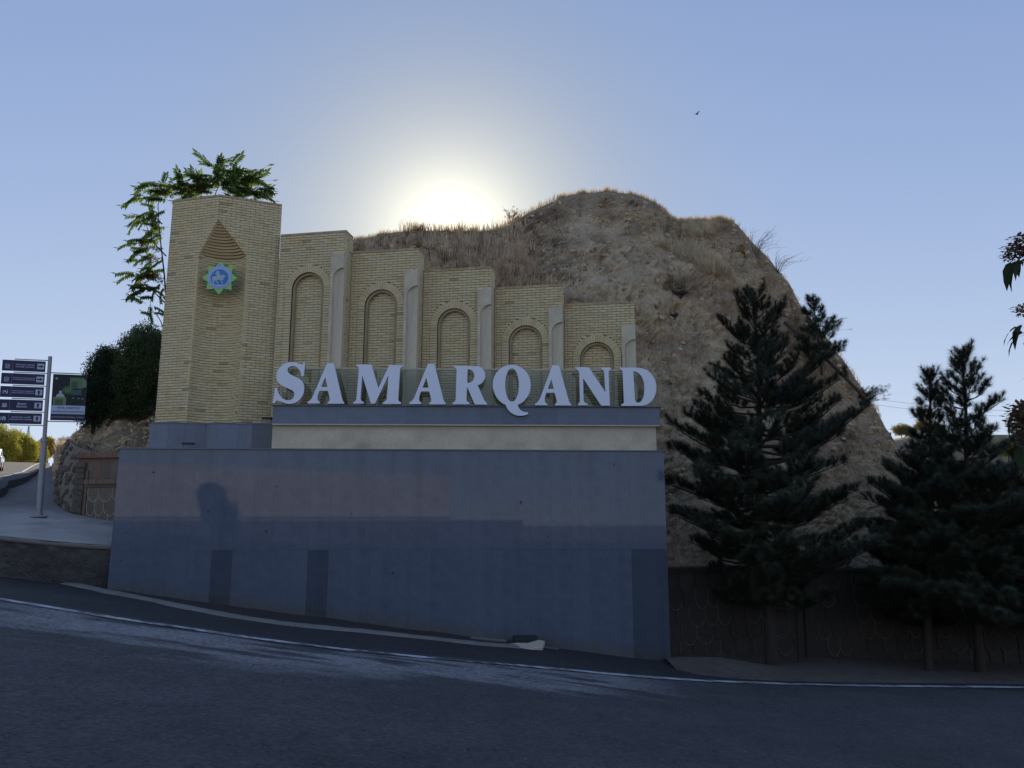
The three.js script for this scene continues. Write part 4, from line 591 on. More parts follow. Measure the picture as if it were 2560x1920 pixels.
{
  const D = 23.6, L = (a) => a.map(([x, y, d]) => at(x, y, D + (d ?? 0))), W = Math.PI, foot = at(425, 1010, 24.6);
  heaven('tree with long drooping compound leaves and brown seeds, rising behind the brick tower', foot, [Object.assign(L([[425, 1010, 1], [420, 850, 0.3], [412, 700], [400, 590], [395, 520], [400, 470]]), { r0: 0.045 }), L([[415, 760], [385, 730], [352, 700]]), L([[418, 860], [400, 800], [375, 770]]), Object.assign(L([[470, 620, 0.6], [520, 530, 0.4], [545, 470, 0.2], [570, 430]]), { r0: 0.03 }), L([[560, 470], [625, 480], [655, 470]]), L([[415, 640], [380, 600], [365, 560]]), L([[405, 560], [372, 520], [380, 470]])],
    [[396, 466, 0, 5, 2.4, 1.2], [420, 480, 0, 4, 1.6, 1], [372, 500, 0, 5, W], [385, 520, 0.1, 4, W], [365, 545, 0, 5, W + 0.2], [380, 575, 0.1, 4, W - 0.3], [372, 590, 0, 4, W], [390, 600, 0, 3, W], [352, 615, 0, 4, W + 0.1, 1], [372, 630, 0.1, 4, W], [385, 650, 0, 4, W + 0.3, 1.2], [350, 660, 0, 5, W], [330, 690, 0, 4, W + 0.15], [365, 690, 0, 4, W, 1.1], [400, 700, 0.1, 3, W - 0.3, 1.2], [350, 715, 0, 4, W + 0.25, 1], [395, 740, 0, 3, W + 0.5], [370, 760, 0, 4, W + 0.4], [400, 775, 0, 3, -1.2], [440, 472, 0, 4, 2.2], [470, 475, 0, 4, 2, 1], [500, 465, 0, 4, 2.4, 1.1], [540, 430, 0, 6, 1.6], [560, 425, 0, 7, 1.0], [575, 440, 0, 5, 0.5], [545, 455, 0, 5, 2.6], [590, 455, 0, 5, 0.2], [605, 470, 0, 5, 0.1], [630, 465, 0, 5, 0.3], [520, 450, 0, 4, 2.8], [575, 470, 0, 5, 0.8], [640, 478, 0, 4, -0.3], [420, 492, 0.1, 4, 2.4], [450, 486, 0.1, 4, 1.2], [480, 484, 0.1, 4, 2.2], [510, 478, 0.1, 4, 1.0], [540, 476, 0.1, 5, 2.2], [560, 480, 0.1, 4, 0.6], [600, 486, 0.1, 4, 0.3], [620, 482, 0.1, 4, 2.4], [400, 540, 0.2, 4, W], [405, 575, 0.2, 4, W], [400, 625, 0.2, 4, W, 1], [398, 660, 0.2, 4, W], [392, 690, 0.2, 4, W, 1], [385, 725, 0.2, 4, W], [360, 650, 0.1, 4, W, 1], [378, 548, 0.1, 4, W, 1]], 55, D);
  const t2 = at(655, 455, 23.6), tw = thing('long_shoot', 'two thin bare shoots with small leaf tips above the right top of the tower', 'shoot', t2.toArray());
  part('stem', merge([limb(L([[625, 475], [648, 430], [672, 412]]).map((p) => p.sub(t2)), 0.008, 0.004, 8, 4), limb(L([[630, 478], [660, 455], [680, 450]]).map((p) => p.sub(t2)), 0.006, 0.003, 8, 4)]), M.twig, tw);
  for (const [x, y, a] of [[668, 414, 0.3], [672, 411, 0.1], [680, 451, 0.2]]) { const m = part('leaf', PINNATE[1], HEAVEN[1], tw); m.position.copy(at(x, y, D).sub(t2)); m.quaternion.setFromUnitVectors(new V3(0, 0, 1), new V3(Math.cos(a), Math.sin(a), 0.1).normalize()); m.scale.setScalar(0.32); }
}
{   // near tree whose branch tips hang in at the right edge
  const D = 12.5, foot = new V3(11.2, road(11.2, -11.8), -11.8), L = (a) => a.map(([x, y, d]) => at(x, y, D + (d ?? 0)));
  struct('soil_patch', grid(14, 14, (u, v) => { const a = (u - 0.5) * 2.8, b = (v - 0.5) * 2.8, k = Math.max(Math.abs(a), Math.abs(b)) / (Math.hypot(a, b) || 1), x = foot.x + a * k, z = foot.z + b * k; return [x, road(x, z) + 0.03 + 0.05 * (1 - Math.hypot(a * k, b * k) / 1.4), z]; }), M.ground, 'round patch of bare earth at the foot of the near tree');
  const tr = new THREE.CatmullRomCurve3([foot.clone(), foot.clone().add(new V3(-0.2, 2.5, -0.1)), at(2900, 900, D), at(2860, 500, D + 0.2), at(2900, 150, D + 0.3)]), on = (f) => tr.getPoint(f);
  heaven('near tree at the right edge, only dark branch tips and seed clusters hanging into view', foot, [Object.assign(tr.points, { r0: 0.13 }), [on(0.72), ...L([[2700, 630], [2580, 605], [2530, 615]])], [on(0.62), ...L([[2700, 790], [2600, 768], [2565, 773]])], [on(0.57), ...L([[2720, 880], [2600, 850], [2560, 858]])], [on(0.5), ...L([[2700, 1050], [2590, 1025], [2540, 1030]])], [on(0.85), ...L([[3050, 350, 0.4], [3150, 300, 0.5]])], [on(0.7), ...L([[3050, 700, -0.5], [3200, 650, -0.7]])], [on(0.9), ...L([[2760, 250, 0.4], [2680, 220, 0.5]])]],
    [[2524, 628, 0, 0, W2(), 0.8], [2508, 646, 0, 0, W2(), 0.5], [2550, 606, 0, 0, W2(), 1.0], [2545, 645, 0, 2, 3.9], [2552, 660, 0, 2, 4.3], [2562, 640, 0, 2, 4.2, 1.1], [2546, 778, 0, 0, W2(), 0.7], [2562, 812, 0, 2, 3.9], [2572, 832, 0, 3, 4.2], [2578, 892, 0, 2, 3.9], [2545, 1025, 0, 1, 3.4, 1], [2535, 1047, 0, 0, W2(), 0.9], [2555, 1062, 0, 0, W2(), 1.2], [2552, 1095, 0, 1, 4.6, 0.8], [2562, 1030, 0, 0, W2(), 1.2],
    ...[[2690, 640], [2750, 660], [2680, 800], [2760, 830], [2700, 900], [2690, 1060], [2800, 480], [2850, 330], [2900, 200], [2960, 420], [3060, 360], [3150, 310], [2680, 230], [2770, 260], [3060, 700], [3180, 660], [2920, 640], [2860, 720]].map(([x, y], i) => [x, y, i % 3 * 0.3 - 0.3, 7, 3.6 + i % 3, i % 2 ? 1.2 : 0])], 66, D, { simple: true });
}
function W2() { return Math.PI; }
// bare and thorny shrubs on the hill
function shrub(label, spot, n, h, spread, seed, side = 0, m = M.twig, leaf) {
  const r = rng(seed), t = thing('dry_shrub', label, 'shrub', spot.toArray()), w = [], mats = [], cols = [];
  for (let k = 0; k < n; k++) { const a = r() * 6.28, s = spread * (0.4 + 0.7 * r()), e = new V3(Math.cos(a) * s * 0.7 + side * (0.3 + r() * 0.9), h * (0.35 + 0.75 * r()), Math.sin(a) * s * 0.4), mid = e.clone().multiplyScalar(0.5).add(new V3(-side * 0.1, 0.14 * h, 0)); w.push(limb([new V3(0, -0.1, 0), mid, e], 0.010, 0.003, 5, 3)); for (let j = 0; j < 4; j++) { const q = new THREE.CatmullRomCurve3([new V3(0, 0, 0), mid, e]).getPoint(0.35 + 0.6 * r()), e2 = q.clone().add(new V3((r() - 0.5) * 0.5 + side * 0.25, 0.25 * r(), (r() - 0.5) * 0.4).multiplyScalar(spread)); w.push(limb([q, q.clone().lerp(e2, 0.5).add(new V3(0, 0.05, 0)), e2], 0.005, 0.002, 3, 3)); if (leaf) for (let i = 0; i < 3; i++) { const p = q.clone().lerp(e2, r()); mats.push(new THREE.Matrix4().compose(p, new THREE.Quaternion().setFromEuler(new THREE.Euler(r() * 6, r() * 6, 0)), new V3(0.34, 0.34, 0.34))); const z = 0.7 + 0.6 * r(); cols.push(rgb(leaf[0] * z, leaf[1] * z, leaf[2] * z)); } } }
  part('stems', merge(w), m, t); if (leaf) copies('foliage', SPRAY, LEAF, mats, t, cols); return t;
}
shrub('pale bare shrub arching over the upper right shoulder of the hill', hillSpot(1888, 622).p, 22, 1.5, 1.0, 201, 0.7);
shrub('lower pale bare shrub arching beside the slim pine', hillSpot(1945, 682).p, 16, 1.0, 0.9, 202, 0.7);
shrub('thorny dark green shrub on the skyline beside the tip of the slim pine', hillSpot(2058, 845).p, 34, 0.9, 0.8, 203, 0.8, M.bark, [0.05, 0.07, 0.03]);
shrub('thorny dark shrub hanging out low on the right skyline of the hill', hillSpot(2160, 985).p, 46, 0.9, 0.8, 204, 0.85, M.bark, [0.05, 0.065, 0.035]);
shrub('small dark scrubby bush on the crest above the third bay', hillSpot(1026, 585).p, 24, 0.5, 0.5, 205, 0, M.bark, [0.13, 0.085, 0.06]);
shrub('yellow green bush just behind the right end of the tallest bay', hillSpot(905, 604).p.add(new V3(0, 0.1, 0)), 24, 0.55, 0.45, 206, 0, M.twig, [0.16, 0.17, 0.04]);
shrub('fern like bush on the crest where the hill starts to climb', hillSpot(1278, 560).p, 12, 0.8, 0.6, 207, 0, M.twig, [0.14, 0.12, 0.04]);
shrub('dark brushy tuft alone on the bare middle of the hill', hillSpot(1688, 800).p, 14, 0.28, 0.3, 208, 0, M.bark, [0.12, 0.105, 0.08]);
shrub('dark brush tuft under the small straw tuft on the hill face', hillSpot(1700, 742).p, 20, 0.25, 0.6, 209, 0.1, M.bark, [0.12, 0.10, 0.075]);
// pipes and bent rods on the slope
function rod(name, label, cat, pts, rad, m) { const P = pts, t = thing(name, label, cat, P[0].toArray()), c = new THREE.CatmullRomCurve3(P.map((p) => p.clone().sub(P[0])), false, 'centripetal'); part('bar', new THREE.TubeGeometry(c, 40, rad, 7), m, t); return t; }
rod('bent_rod', 'bent rusty rod hooked over the crest and running down behind the second bay', 'rod', [hillSpot(1028, 583).p.add(new V3(0, 0.42, 0.1)), hillSpot(1044, 583).p.add(new V3(0, 0.5, 0.1)), hillSpot(1048, 592).p.add(new V3(0, 0.2, 0.15)), hillSpot(1062, 625).p.add(new V3(0, 0.1, 0.2)), hillSpot(1076, 668).p.add(new V3(0, 0, 0.2))], 0.022, M.rust);
rod('bent_rod', 'shorter rusty rod on the slope above the third bay', 'rod', [hillSpot(1098, 612).p.add(new V3(0, 0.08, 0.15)), hillSpot(1116, 638).p.add(new V3(0, 0.1, 0.2)), hillSpot(1132, 668).p.add(new V3(0, 0, 0.2))], 0.02, M.rust);
rod('drain_pipe', 'dark straight pipe lying down the right slope of the hill behind the tall pine', 'pipe', [hillSpot(1955, 812).p.add(new V3(0, 0.05, 0.25)), hillSpot(2060, 915).p.add(new V3(0.1, 0.1, 0.3)), hillSpot(2166, 1014).p.add(new V3(0, 0.1, 0.3))], 0.07, M.rust);
// ---------------------------------------------------------------- left corner: pavement, road up the hill, retaining walls
const RK = [[-16.6, -19.6], [-15.75, -22.0], [-15.84, -24.19], [-16.9, -26.2], [-21.11, -33.65], [-33.56, -54.71], [-44, -73], [-49.5, -83]];   // edge of the uphill road
const rk = new THREE.CatmullRomCurve3(RK.map(([x, z]) => new V3(x, 0, z)));
{
  const rise = (x, z) => pave(x, z) + 0.24;
  // uphill road to the left of its edge
  struct('uphill_road', grid(26, 160, (u, v) => { const p = rk.getPointAt(clamp(v * 1.0, 0, 1)), t = rk.getTangentAt(v), o = 9.5 * u; const x = p.x + t.z * o, z = p.z - t.x * o; return [x, rise(p.x, p.z) + 0.0 * u, z, x / 2.6, z / 2.6]; }, (x, y, z) => { const k = 0.082 * (1 + 0.4 * fbm(x * 0.2, z * 0.2, 3, 3)); return [k, k, k * 1.06]; }), M.asphalt);
  struct('uphill_kerb', grid(3, 160, (u, v, i) => { const p = rk.getPointAt(v), t = rk.getTangentAt(v), [o, h] = [[0.0, -0.1], [0.0, 0.26], [0.03, 0.275], [0.22, 0.265]][i]; const x = p.x + t.z * (o - 0.02), z = p.z - t.x * (o - 0.02); return [x, pave(p.x, p.z) + h, z, v * 80, i * 0.2]; }, (x, y, z) => { const k = 0.8 + 0.5 * fbm(x, 1, z, 3); return [k, k, k]; }), M.concreteDark);
  struct('painted_line_001', grid(1, 160, (u, v) => { const p = rk.getPointAt(v), t = rk.getTangentAt(v), o = 0.75 + 0.14 * u; const x = p.x + t.z * o, z = p.z - t.x * o; return [x, rise(p.x, p.z) + 0.03, z]; }, () => [0.95, 0.95, 0.95]), M.paint, 'white edge line of the road that climbs to the left');
  // pavement between that kerb and the retaining walls
  const front = [[-30, -19.2], [-22, -19.3], [-16, -19.35], [-12.64, -19.47], [-10.0, -20.14], [-9.9, -20.3]];
  const inner = new THREE.CatmullRomCurve3([[-9.95, -20.3], [-9.95, -22.9], [-11.59, -22.95], [-12.98, -23.3], [-14.0, -24.4], [-18.6, -32.2], [-30, -51], [-42.8, -73.1], [-49, -83.5]].map(([x, z]) => new V3(x, 0, z)), false, 'centripetal');
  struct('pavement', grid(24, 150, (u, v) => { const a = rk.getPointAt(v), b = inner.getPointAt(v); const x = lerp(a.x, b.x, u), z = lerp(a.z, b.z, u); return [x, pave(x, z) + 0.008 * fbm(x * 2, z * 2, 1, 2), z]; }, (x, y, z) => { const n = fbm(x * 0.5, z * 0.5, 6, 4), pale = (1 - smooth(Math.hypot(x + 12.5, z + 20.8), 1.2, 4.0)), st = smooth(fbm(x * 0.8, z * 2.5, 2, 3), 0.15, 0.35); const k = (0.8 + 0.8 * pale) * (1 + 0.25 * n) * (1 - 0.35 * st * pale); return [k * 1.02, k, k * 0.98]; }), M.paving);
  const fr = new THREE.CatmullRomCurve3([[-9.95, -20.18], [-10.6, -19.95], [-12.64, -19.55], [-16.6, -19.5], [-20, -19.9], [-27, -21.6]].map(([x, z]) => new V3(x, 0, z)), false, 'centripetal');
  const edgeY = (x, z) => pave(x, z);
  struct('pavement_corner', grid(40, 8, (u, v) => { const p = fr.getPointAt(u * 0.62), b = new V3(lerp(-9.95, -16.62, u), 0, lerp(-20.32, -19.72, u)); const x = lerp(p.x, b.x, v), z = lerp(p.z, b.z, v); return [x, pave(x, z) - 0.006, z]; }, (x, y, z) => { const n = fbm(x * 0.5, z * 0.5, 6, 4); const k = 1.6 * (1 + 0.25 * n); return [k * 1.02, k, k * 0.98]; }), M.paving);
  // rough concrete retaining wall below it
  const t = thing('retaining_wall', 'low rough dark concrete retaining wall under the pavement, left of the granite wall', 'retaining wall', [-10, 0, -20]);
  part('wall_face', grid(160, 26, (u, v, i, j) => { const p = fr.getPointAt(u), tg = fr.getTangentAt(u), top = edgeY(p.x, p.z), bot = road(p.x, p.z) - 0.15, w = lerp(bot, top, v), n = 0.10 * fbm(p.x * 1.6, w * 2.4, 3, 4) + 0.18 * (1 - v) ; const lip = v > 0.97 ? -0.03 : 0; return [p.x + 10 + tg.z * (n + lip) * -1 * -1, w, p.z + 20 - tg.x * (n + lip) * -1 * 1 * 1 * -1 * -1, u * 17, v * 1.2]; }, (x, y) => { const n = fbm(x * 0.8, y * 2, 5, 4), pale = smooth(fbm(x * 3.1, y * 4, 9, 4), 0.22, 0.42), lo = 1 - smooth(y, 0.1, 0.5), left = smooth(-x, 2.4, 3.0); let k = 0.9 + 0.5 * n + 0.5 * left; return [lerp(k, 2.2, pale * 0.7) * (1 - 0.2 * lo), lerp(k * 0.98, 2.1, pale * 0.7) * (1 - 0.2 * lo), lerp(k * 0.94, 1.9, pale * 0.7) * (1 - 0.2 * lo)]; }), M.concreteDark, t);
  part('wall_edge', limb(Array.from({ length: 14 }, (_, i) => { const p = fr.getPointAt(i / 13); return new V3(p.x + 10, edgeY(p.x, p.z) - 0.06, p.z + 20 - 0.02); }), 0.07, 0.07, 80, 7), M.concrete, t);
}
// shaped stone walls: scale stones set in pale mortar
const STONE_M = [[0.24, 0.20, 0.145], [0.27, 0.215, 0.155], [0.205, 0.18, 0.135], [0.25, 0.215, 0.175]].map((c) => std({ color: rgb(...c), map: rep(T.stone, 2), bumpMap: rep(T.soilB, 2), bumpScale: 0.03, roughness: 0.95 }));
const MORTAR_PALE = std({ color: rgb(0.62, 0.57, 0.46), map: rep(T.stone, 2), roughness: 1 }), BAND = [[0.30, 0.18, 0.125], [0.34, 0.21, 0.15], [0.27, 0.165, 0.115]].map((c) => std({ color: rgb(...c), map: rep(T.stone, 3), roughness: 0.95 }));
function scaleStone(w, h, seed) { const r = rng(seed), s = new THREE.Shape(), j = () => (r() - 0.5) * 0.05 * w; s.moveTo(-w / 2 + 0.012, h * 0.5); s.lineTo(w / 2 - 0.012, h * 0.5 + j()); s.lineTo(w / 2 - 0.012, -h * 0.18 + j()); s.bezierCurveTo(w * 0.44, -h * 0.5, w * 0.16 + j(), -h * 0.66, j(), -h * 0.68); s.bezierCurveTo(-w * 0.2, -h * 0.66, -w * 0.46, -h * 0.46, -w / 2 + 0.012, -h * 0.18); return new THREE.ExtrudeGeometry(s, { depth: 0.02, bevelEnabled: true, bevelSize: 0.008, bevelThickness: 0.014, bevelSegments: 1, curveSegments: 5 }); }
const SCALES = Array.from({ length: 6 }, (_, i) => scaleStone(0.42, 0.46, 90 + i));
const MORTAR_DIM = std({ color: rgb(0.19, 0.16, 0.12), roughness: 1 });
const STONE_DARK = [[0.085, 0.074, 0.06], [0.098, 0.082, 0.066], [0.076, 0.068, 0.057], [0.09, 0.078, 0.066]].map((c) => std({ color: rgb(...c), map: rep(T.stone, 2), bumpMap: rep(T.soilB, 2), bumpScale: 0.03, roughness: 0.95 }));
function scaleField(t, x0, x1, y0, y1, z, seed, cw = 0.42, ch = 0.44, mats = STONE_M) {
  const r = rng(seed), beads = []; let row = 0;
  for (let y = y1 - ch * 0.3; y > y0 - ch * 0.3; y -= ch * 0.92, row++) { let x = x0 - (row % 2 ? cw * 0.5 : 0.0); while (x < x1) { const w = cw * (0.72 + 0.5 * r()); const a = Math.max(x, x0), b = Math.min(x + w, x1); if (b - a > 0.12) { const m = part('stone', SCALES[Math.floor(r() * 6)], mats[Math.floor(r() * 4)], t); m.position.set((a + b) / 2, y, z - Math.min(row, 5) * 0.003 + r() * 0.004); { if (mats === STONE_DARK && r() < 0.45) { x += w; continue; } const W = (b - a) * 0.5, pts = [[-W, ch * 0.45], [-W, -ch * 0.18], [-W * 0.7, -ch * 0.46], [0, -ch * 0.64], [W * 0.7, -ch * 0.46], [W, -ch * 0.18]].map(([x, yy]) => new V3((a + b) / 2 + x, y + yy, z + 0.036)); beads.push(new THREE.TubeGeometry(new THREE.CatmullRomCurve3(pts, false, 'centripetal'), 14, 0.0085 + 0.005 * r(), 5)); } m.scale.set((b - a) / 0.42 * 0.99, ch / 0.46 * (0.92 + 0.08 * r()), 1); } x += w; } }
  part('mortar_line', merge(beads), mats === STONE_DARK ? MORTAR_DIM : MORTAR_PALE, t).userData.kind = 'stuff';
}
{
  const a = new V3(-13.02, 0, -23.3), b = new V3(-10.2, 0, -22.75), L = a.distanceTo(b), turn = Math.atan2(-(b.z - a.z), b.x - a.x);
  const t = thing('stone_wall', 'brown stone garden wall with brick bands and shaped stones, between signpost and granite wall', 'wall', [a.x, 0, a.z], turn);
  const top = 3.74, bot = 1.5; part('wall_core', box(L, top - bot - 0.06, 0.5, L / 2, (top + bot) / 2, -0.28), MORTAR_PALE, t);
  const r = rng(12);
  for (const [y, h, z] of [[3.655, 0.17, 0.10], [2.86, 0.13, 0.06]]) { const n = Math.round(L / 0.075); for (let k = 0; k < n; k++) { const m = part('band_brick', BRICKS_PLAIN(), BAND[Math.floor(r() * 3)], t); m.position.set((k + 0.5) * L / n, y + (r() - 0.5) * 0.008, z - 0.1 + (r() - 0.5) * 0.012); m.scale.set(L / n * 0.93, h, 0.22); } }
  // frieze of upright stones
  for (let k = 0, x = 0.35; x < L - 0.05; k++) { const w = 0.16 + 0.14 * r(), h = 0.52 + 0.06 * r(), s = new THREE.Shape(), pt = 0.25 + 0.5 * r(), nar = k % 3; s.moveTo(-w / 2, -h / 2); s.lineTo(w / 2, -h / 2); s.lineTo(w * (nar ? 0.42 : 0.5), h * 0.1); s.lineTo(w * (nar == 2 ? 0.08 : 0.3) + 0.01, h / 2); s.lineTo(-w * (nar == 2 ? 0.08 : 0.28) * pt, h / 2); s.lineTo(-w * 0.46, h * 0.12); const m = part('frieze_stone', new THREE.ExtrudeGeometry(s, { depth: 0.02, bevelEnabled: true, bevelSize: 0.012, bevelThickness: 0.014, bevelSegments: 1 }), k % 4 == 1 ? BAND[2] : STONE_M[Math.floor(r() * 4)], t); m.position.set(x + w / 2, 3.245, -0.03); x += w + 0.045; }
  part('frieze_back', box(L - 0.02, 0.7, 0.03, L / 2, 3.24, -0.025), BAND[2], t);
  scaleField(t, 0.42, L, 1.55, 2.68, -0.03, 21, 0.40, 0.44);
  part('ledge', rbox(L - 0.3, 0.09, 0.08, 0.015, L / 2 + 0.15, 2.74, 0.0), STONE_M[1], t);
  for (let k = 0; k < 12; k++) { const m = part('corner_stone', BRICKS_PLAIN(), STONE_M[k % 4], t); m.position.set(0.13, 1.55 + k * 0.165, -0.02); m.scale.set(0.30 + 0.03 * (k % 2), 0.15, 0.2); }
  part('corner_strip', rbox(0.09, 2.0, 0.09, 0.02, 0.345, 2.2, 0.0), BAND[2], t);
}
{
  const foot = new THREE.CatmullRomCurve3([[-12.9, -23.35], [-13.25, -23.5], [-14.05, -24.35], [-18.65, -32.1], [-26, -44.5], [-34, -58]].map(([x, z]) => new V3(x, 0, z)), false, 'centripetal');
  const t = thing('rubble_wall', 'rough rubble stone wall along the pavement, running uphill behind the signpost', 'wall', [-13, 0, -23.3]), hgt = (v) => lerp(2.0, 0.9, smooth(v, 0.05, 0.7)), P = (v, k, o) => { const p = foot.getPointAt(v), q = foot.getTangentAt(v); return new V3(p.x - q.z * -o * -1 + 13, pave(p.x, p.z) - 0.1 + k * hgt(v), p.z + q.x * -o * -1 + 23.3); };
  const face = (u, v) => { const n = 0.10 * fbm(v * 90, u * 4, 2, 4), p = P(v, u, n - 0.05 + 0.25 * u * u); return [p.x, p.y, p.z, v * 40, u * 2]; };
  part('wall_face', grid(14, 300, face), std({ color: rgb(0.30, 0.255, 0.195), map: rep(T.stone, 1), bumpMap: rep(T.soilB, 1), bumpScale: 0.06, roughness: 1 }), t);
  const r = rng(808), geo = Array.from({ length: 5 }, (_, i) => { const g = new THREE.IcosahedronGeometry(0.5, 1), p = g.attributes.position; for (let k = 0; k < p.count; k++) { const f = 1 + 0.35 * fbm(p.getX(k) * 2 + i * 9, p.getY(k) * 2, p.getZ(k) * 2, 2); p.setXYZ(k, p.getX(k) * f, p.getY(k) * f, p.getZ(k) * f); } g.computeVertexNormals(); return g; });
  for (let k = 0; k < 280; k++) { const v = Math.pow(r(), 1.6) * 0.5, u = 0.04 + 0.92 * r(), q = face(u, v), m = part('stone', geo[k % 5], STONE_M[Math.floor(r() * 4)], t), s = 0.09 + 0.12 * r(); m.position.set(q[0], q[1], q[2]); m.rotation.set(r() * 6, r() * 6, r() * 6); m.scale.set(s * 1.2, s * 0.8, s); }
}
function BRICKS_PLAIN() { return (BRICKS_PLAIN.g ??= new RoundedBoxGeometry(1, 1, 1, 1, 0.06)); }
{
  const a = at(1676, 1660, 22.4), pts = [[4.1, -22.2], [9, -24.3], [16.5, -25.3], [24, -26.2]];
  for (let i = 0; i < 3; i++) {
    const [x0, z0] = pts[i], [x1, z1] = pts[i + 1], L = Math.hypot(x1 - x0, z1 - z0), turn = Math.atan2(-(z1 - z0), x1 - x0);
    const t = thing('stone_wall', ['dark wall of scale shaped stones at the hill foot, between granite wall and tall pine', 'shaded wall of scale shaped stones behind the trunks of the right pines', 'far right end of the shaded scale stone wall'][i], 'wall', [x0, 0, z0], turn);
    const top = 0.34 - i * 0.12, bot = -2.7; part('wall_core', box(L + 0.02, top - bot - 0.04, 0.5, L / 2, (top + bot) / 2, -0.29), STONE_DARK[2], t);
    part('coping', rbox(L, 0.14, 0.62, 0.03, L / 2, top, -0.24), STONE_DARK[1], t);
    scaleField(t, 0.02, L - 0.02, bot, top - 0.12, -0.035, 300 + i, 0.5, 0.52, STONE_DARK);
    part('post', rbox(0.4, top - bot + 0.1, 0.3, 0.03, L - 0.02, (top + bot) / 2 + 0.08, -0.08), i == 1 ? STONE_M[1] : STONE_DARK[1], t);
  }
  struct('verge', grid(90, 24, (u, v) => { const x = lerp(3.9, 40, Math.pow(u, 1.4)), z0 = Math.max(table(edgeZ, x), x < 4.3 ? -19.4 : -99) + 0.25, z1 = table([[4.1, -22.4], [9, -24.5], [16.5, -25.5], [24, -26.4], [40, -27]], x), z = lerp(z0, z1, v), heap = 0.22 * Math.exp(-(((x - 5.3) / 1.3) ** 2) - ((z + 20.6) / 0.9) ** 2); return [x, road(x, z) + 0.01 + heap + (0.05 * v) + 0.04 * fbm(x * 1.5, z * 1.5, 3, 3) * Math.min(1, v * 5) - 0.03 * (1 - Math.min(1, v * 8)), z]; }), std({ color: rgb(0.17, 0.14, 0.11), map: rep(T.soil, 0.5), bumpMap: rep(T.soilB, 0.6), bumpScale: 0.05, roughness: 1 }), 'dusty verge under the pines');
}
// broken drain under the granite wall
{
  const P = [0.35, 0, -20.15], t = thing('broken_drain', 'dark drain hole with a broken concrete lip at the foot of the granite wall', 'drain', [P[0], road(P[0], P[2]), P[2]], WTURN);
  part('hole', rbox(0.60, 0.22, 0.5, 0.02, 0, 0.09, -0.16), M.black, t);
  const s = new THREE.Shape([[-0.62, -0.08], [-0.2, 0.0], [0.1, -0.02], [0.42, 0.16], [0.56, 0.1], [0.46, -0.2], [0.1, -0.34], [-0.35, -0.3]].map((p) => new THREE.Vector2(...p)));
  part('lip', new THREE.ExtrudeGeometry(s, { depth: 0.1, bevelEnabled: true, bevelSize: 0.03, bevelThickness: 0.03, bevelSegments: 2 }).scale(0.85, 1.15, 0.8).rotateX(-Math.PI / 2 + 0.2).translate(-0.05, 0.02, 0.30), M.trimStone, t);
  part('patch', rbox(0.9, 0.06, 0.25, 0.03, -0.95, 0.06, -0.02).rotateZ(-0.1), M.concrete, t); part('patch', rbox(0.45, 0.05, 0.2, 0.02, 0.62, -0.02, -0.18).rotateZ(-0.12), M.concrete, t);
}
// floodlights on the ledge
function flood(label, p, turn, s = 1) { const t = thing('floodlight', label, 'floodlight', p, turn); part('housing', rbox(0.3 * s, 0.055 * s, 0.2 * s, 0.015, 0, 0.15 * s, 0).rotateX(0), M.black, t); part('lens', box(0.27 * s, 0.004, 0.16 * s, 0, 0.121 * s, 0), std({ color: rgb(0.12, 0.13, 0.15), roughness: 0.15 }), t); part('bracket', merge([box(0.012, 0.13 * s, 0.03, -0.16 * s, 0.08 * s, 0), box(0.012, 0.13 * s, 0.03, 0.16 * s, 0.08 * s, 0), box(0.33 * s, 0.012, 0.03, 0, 0.018, 0)]), M.steel, t); return t; }
flood('small black floodlight on the granite ledge under the tower', wall(1.58, 3.585, -0.42), WTURN);
flood('black floodlight half hidden where tower base meets the letter plinth', wall(3.46, 4.37, -1.0), WTURN, 0.9);

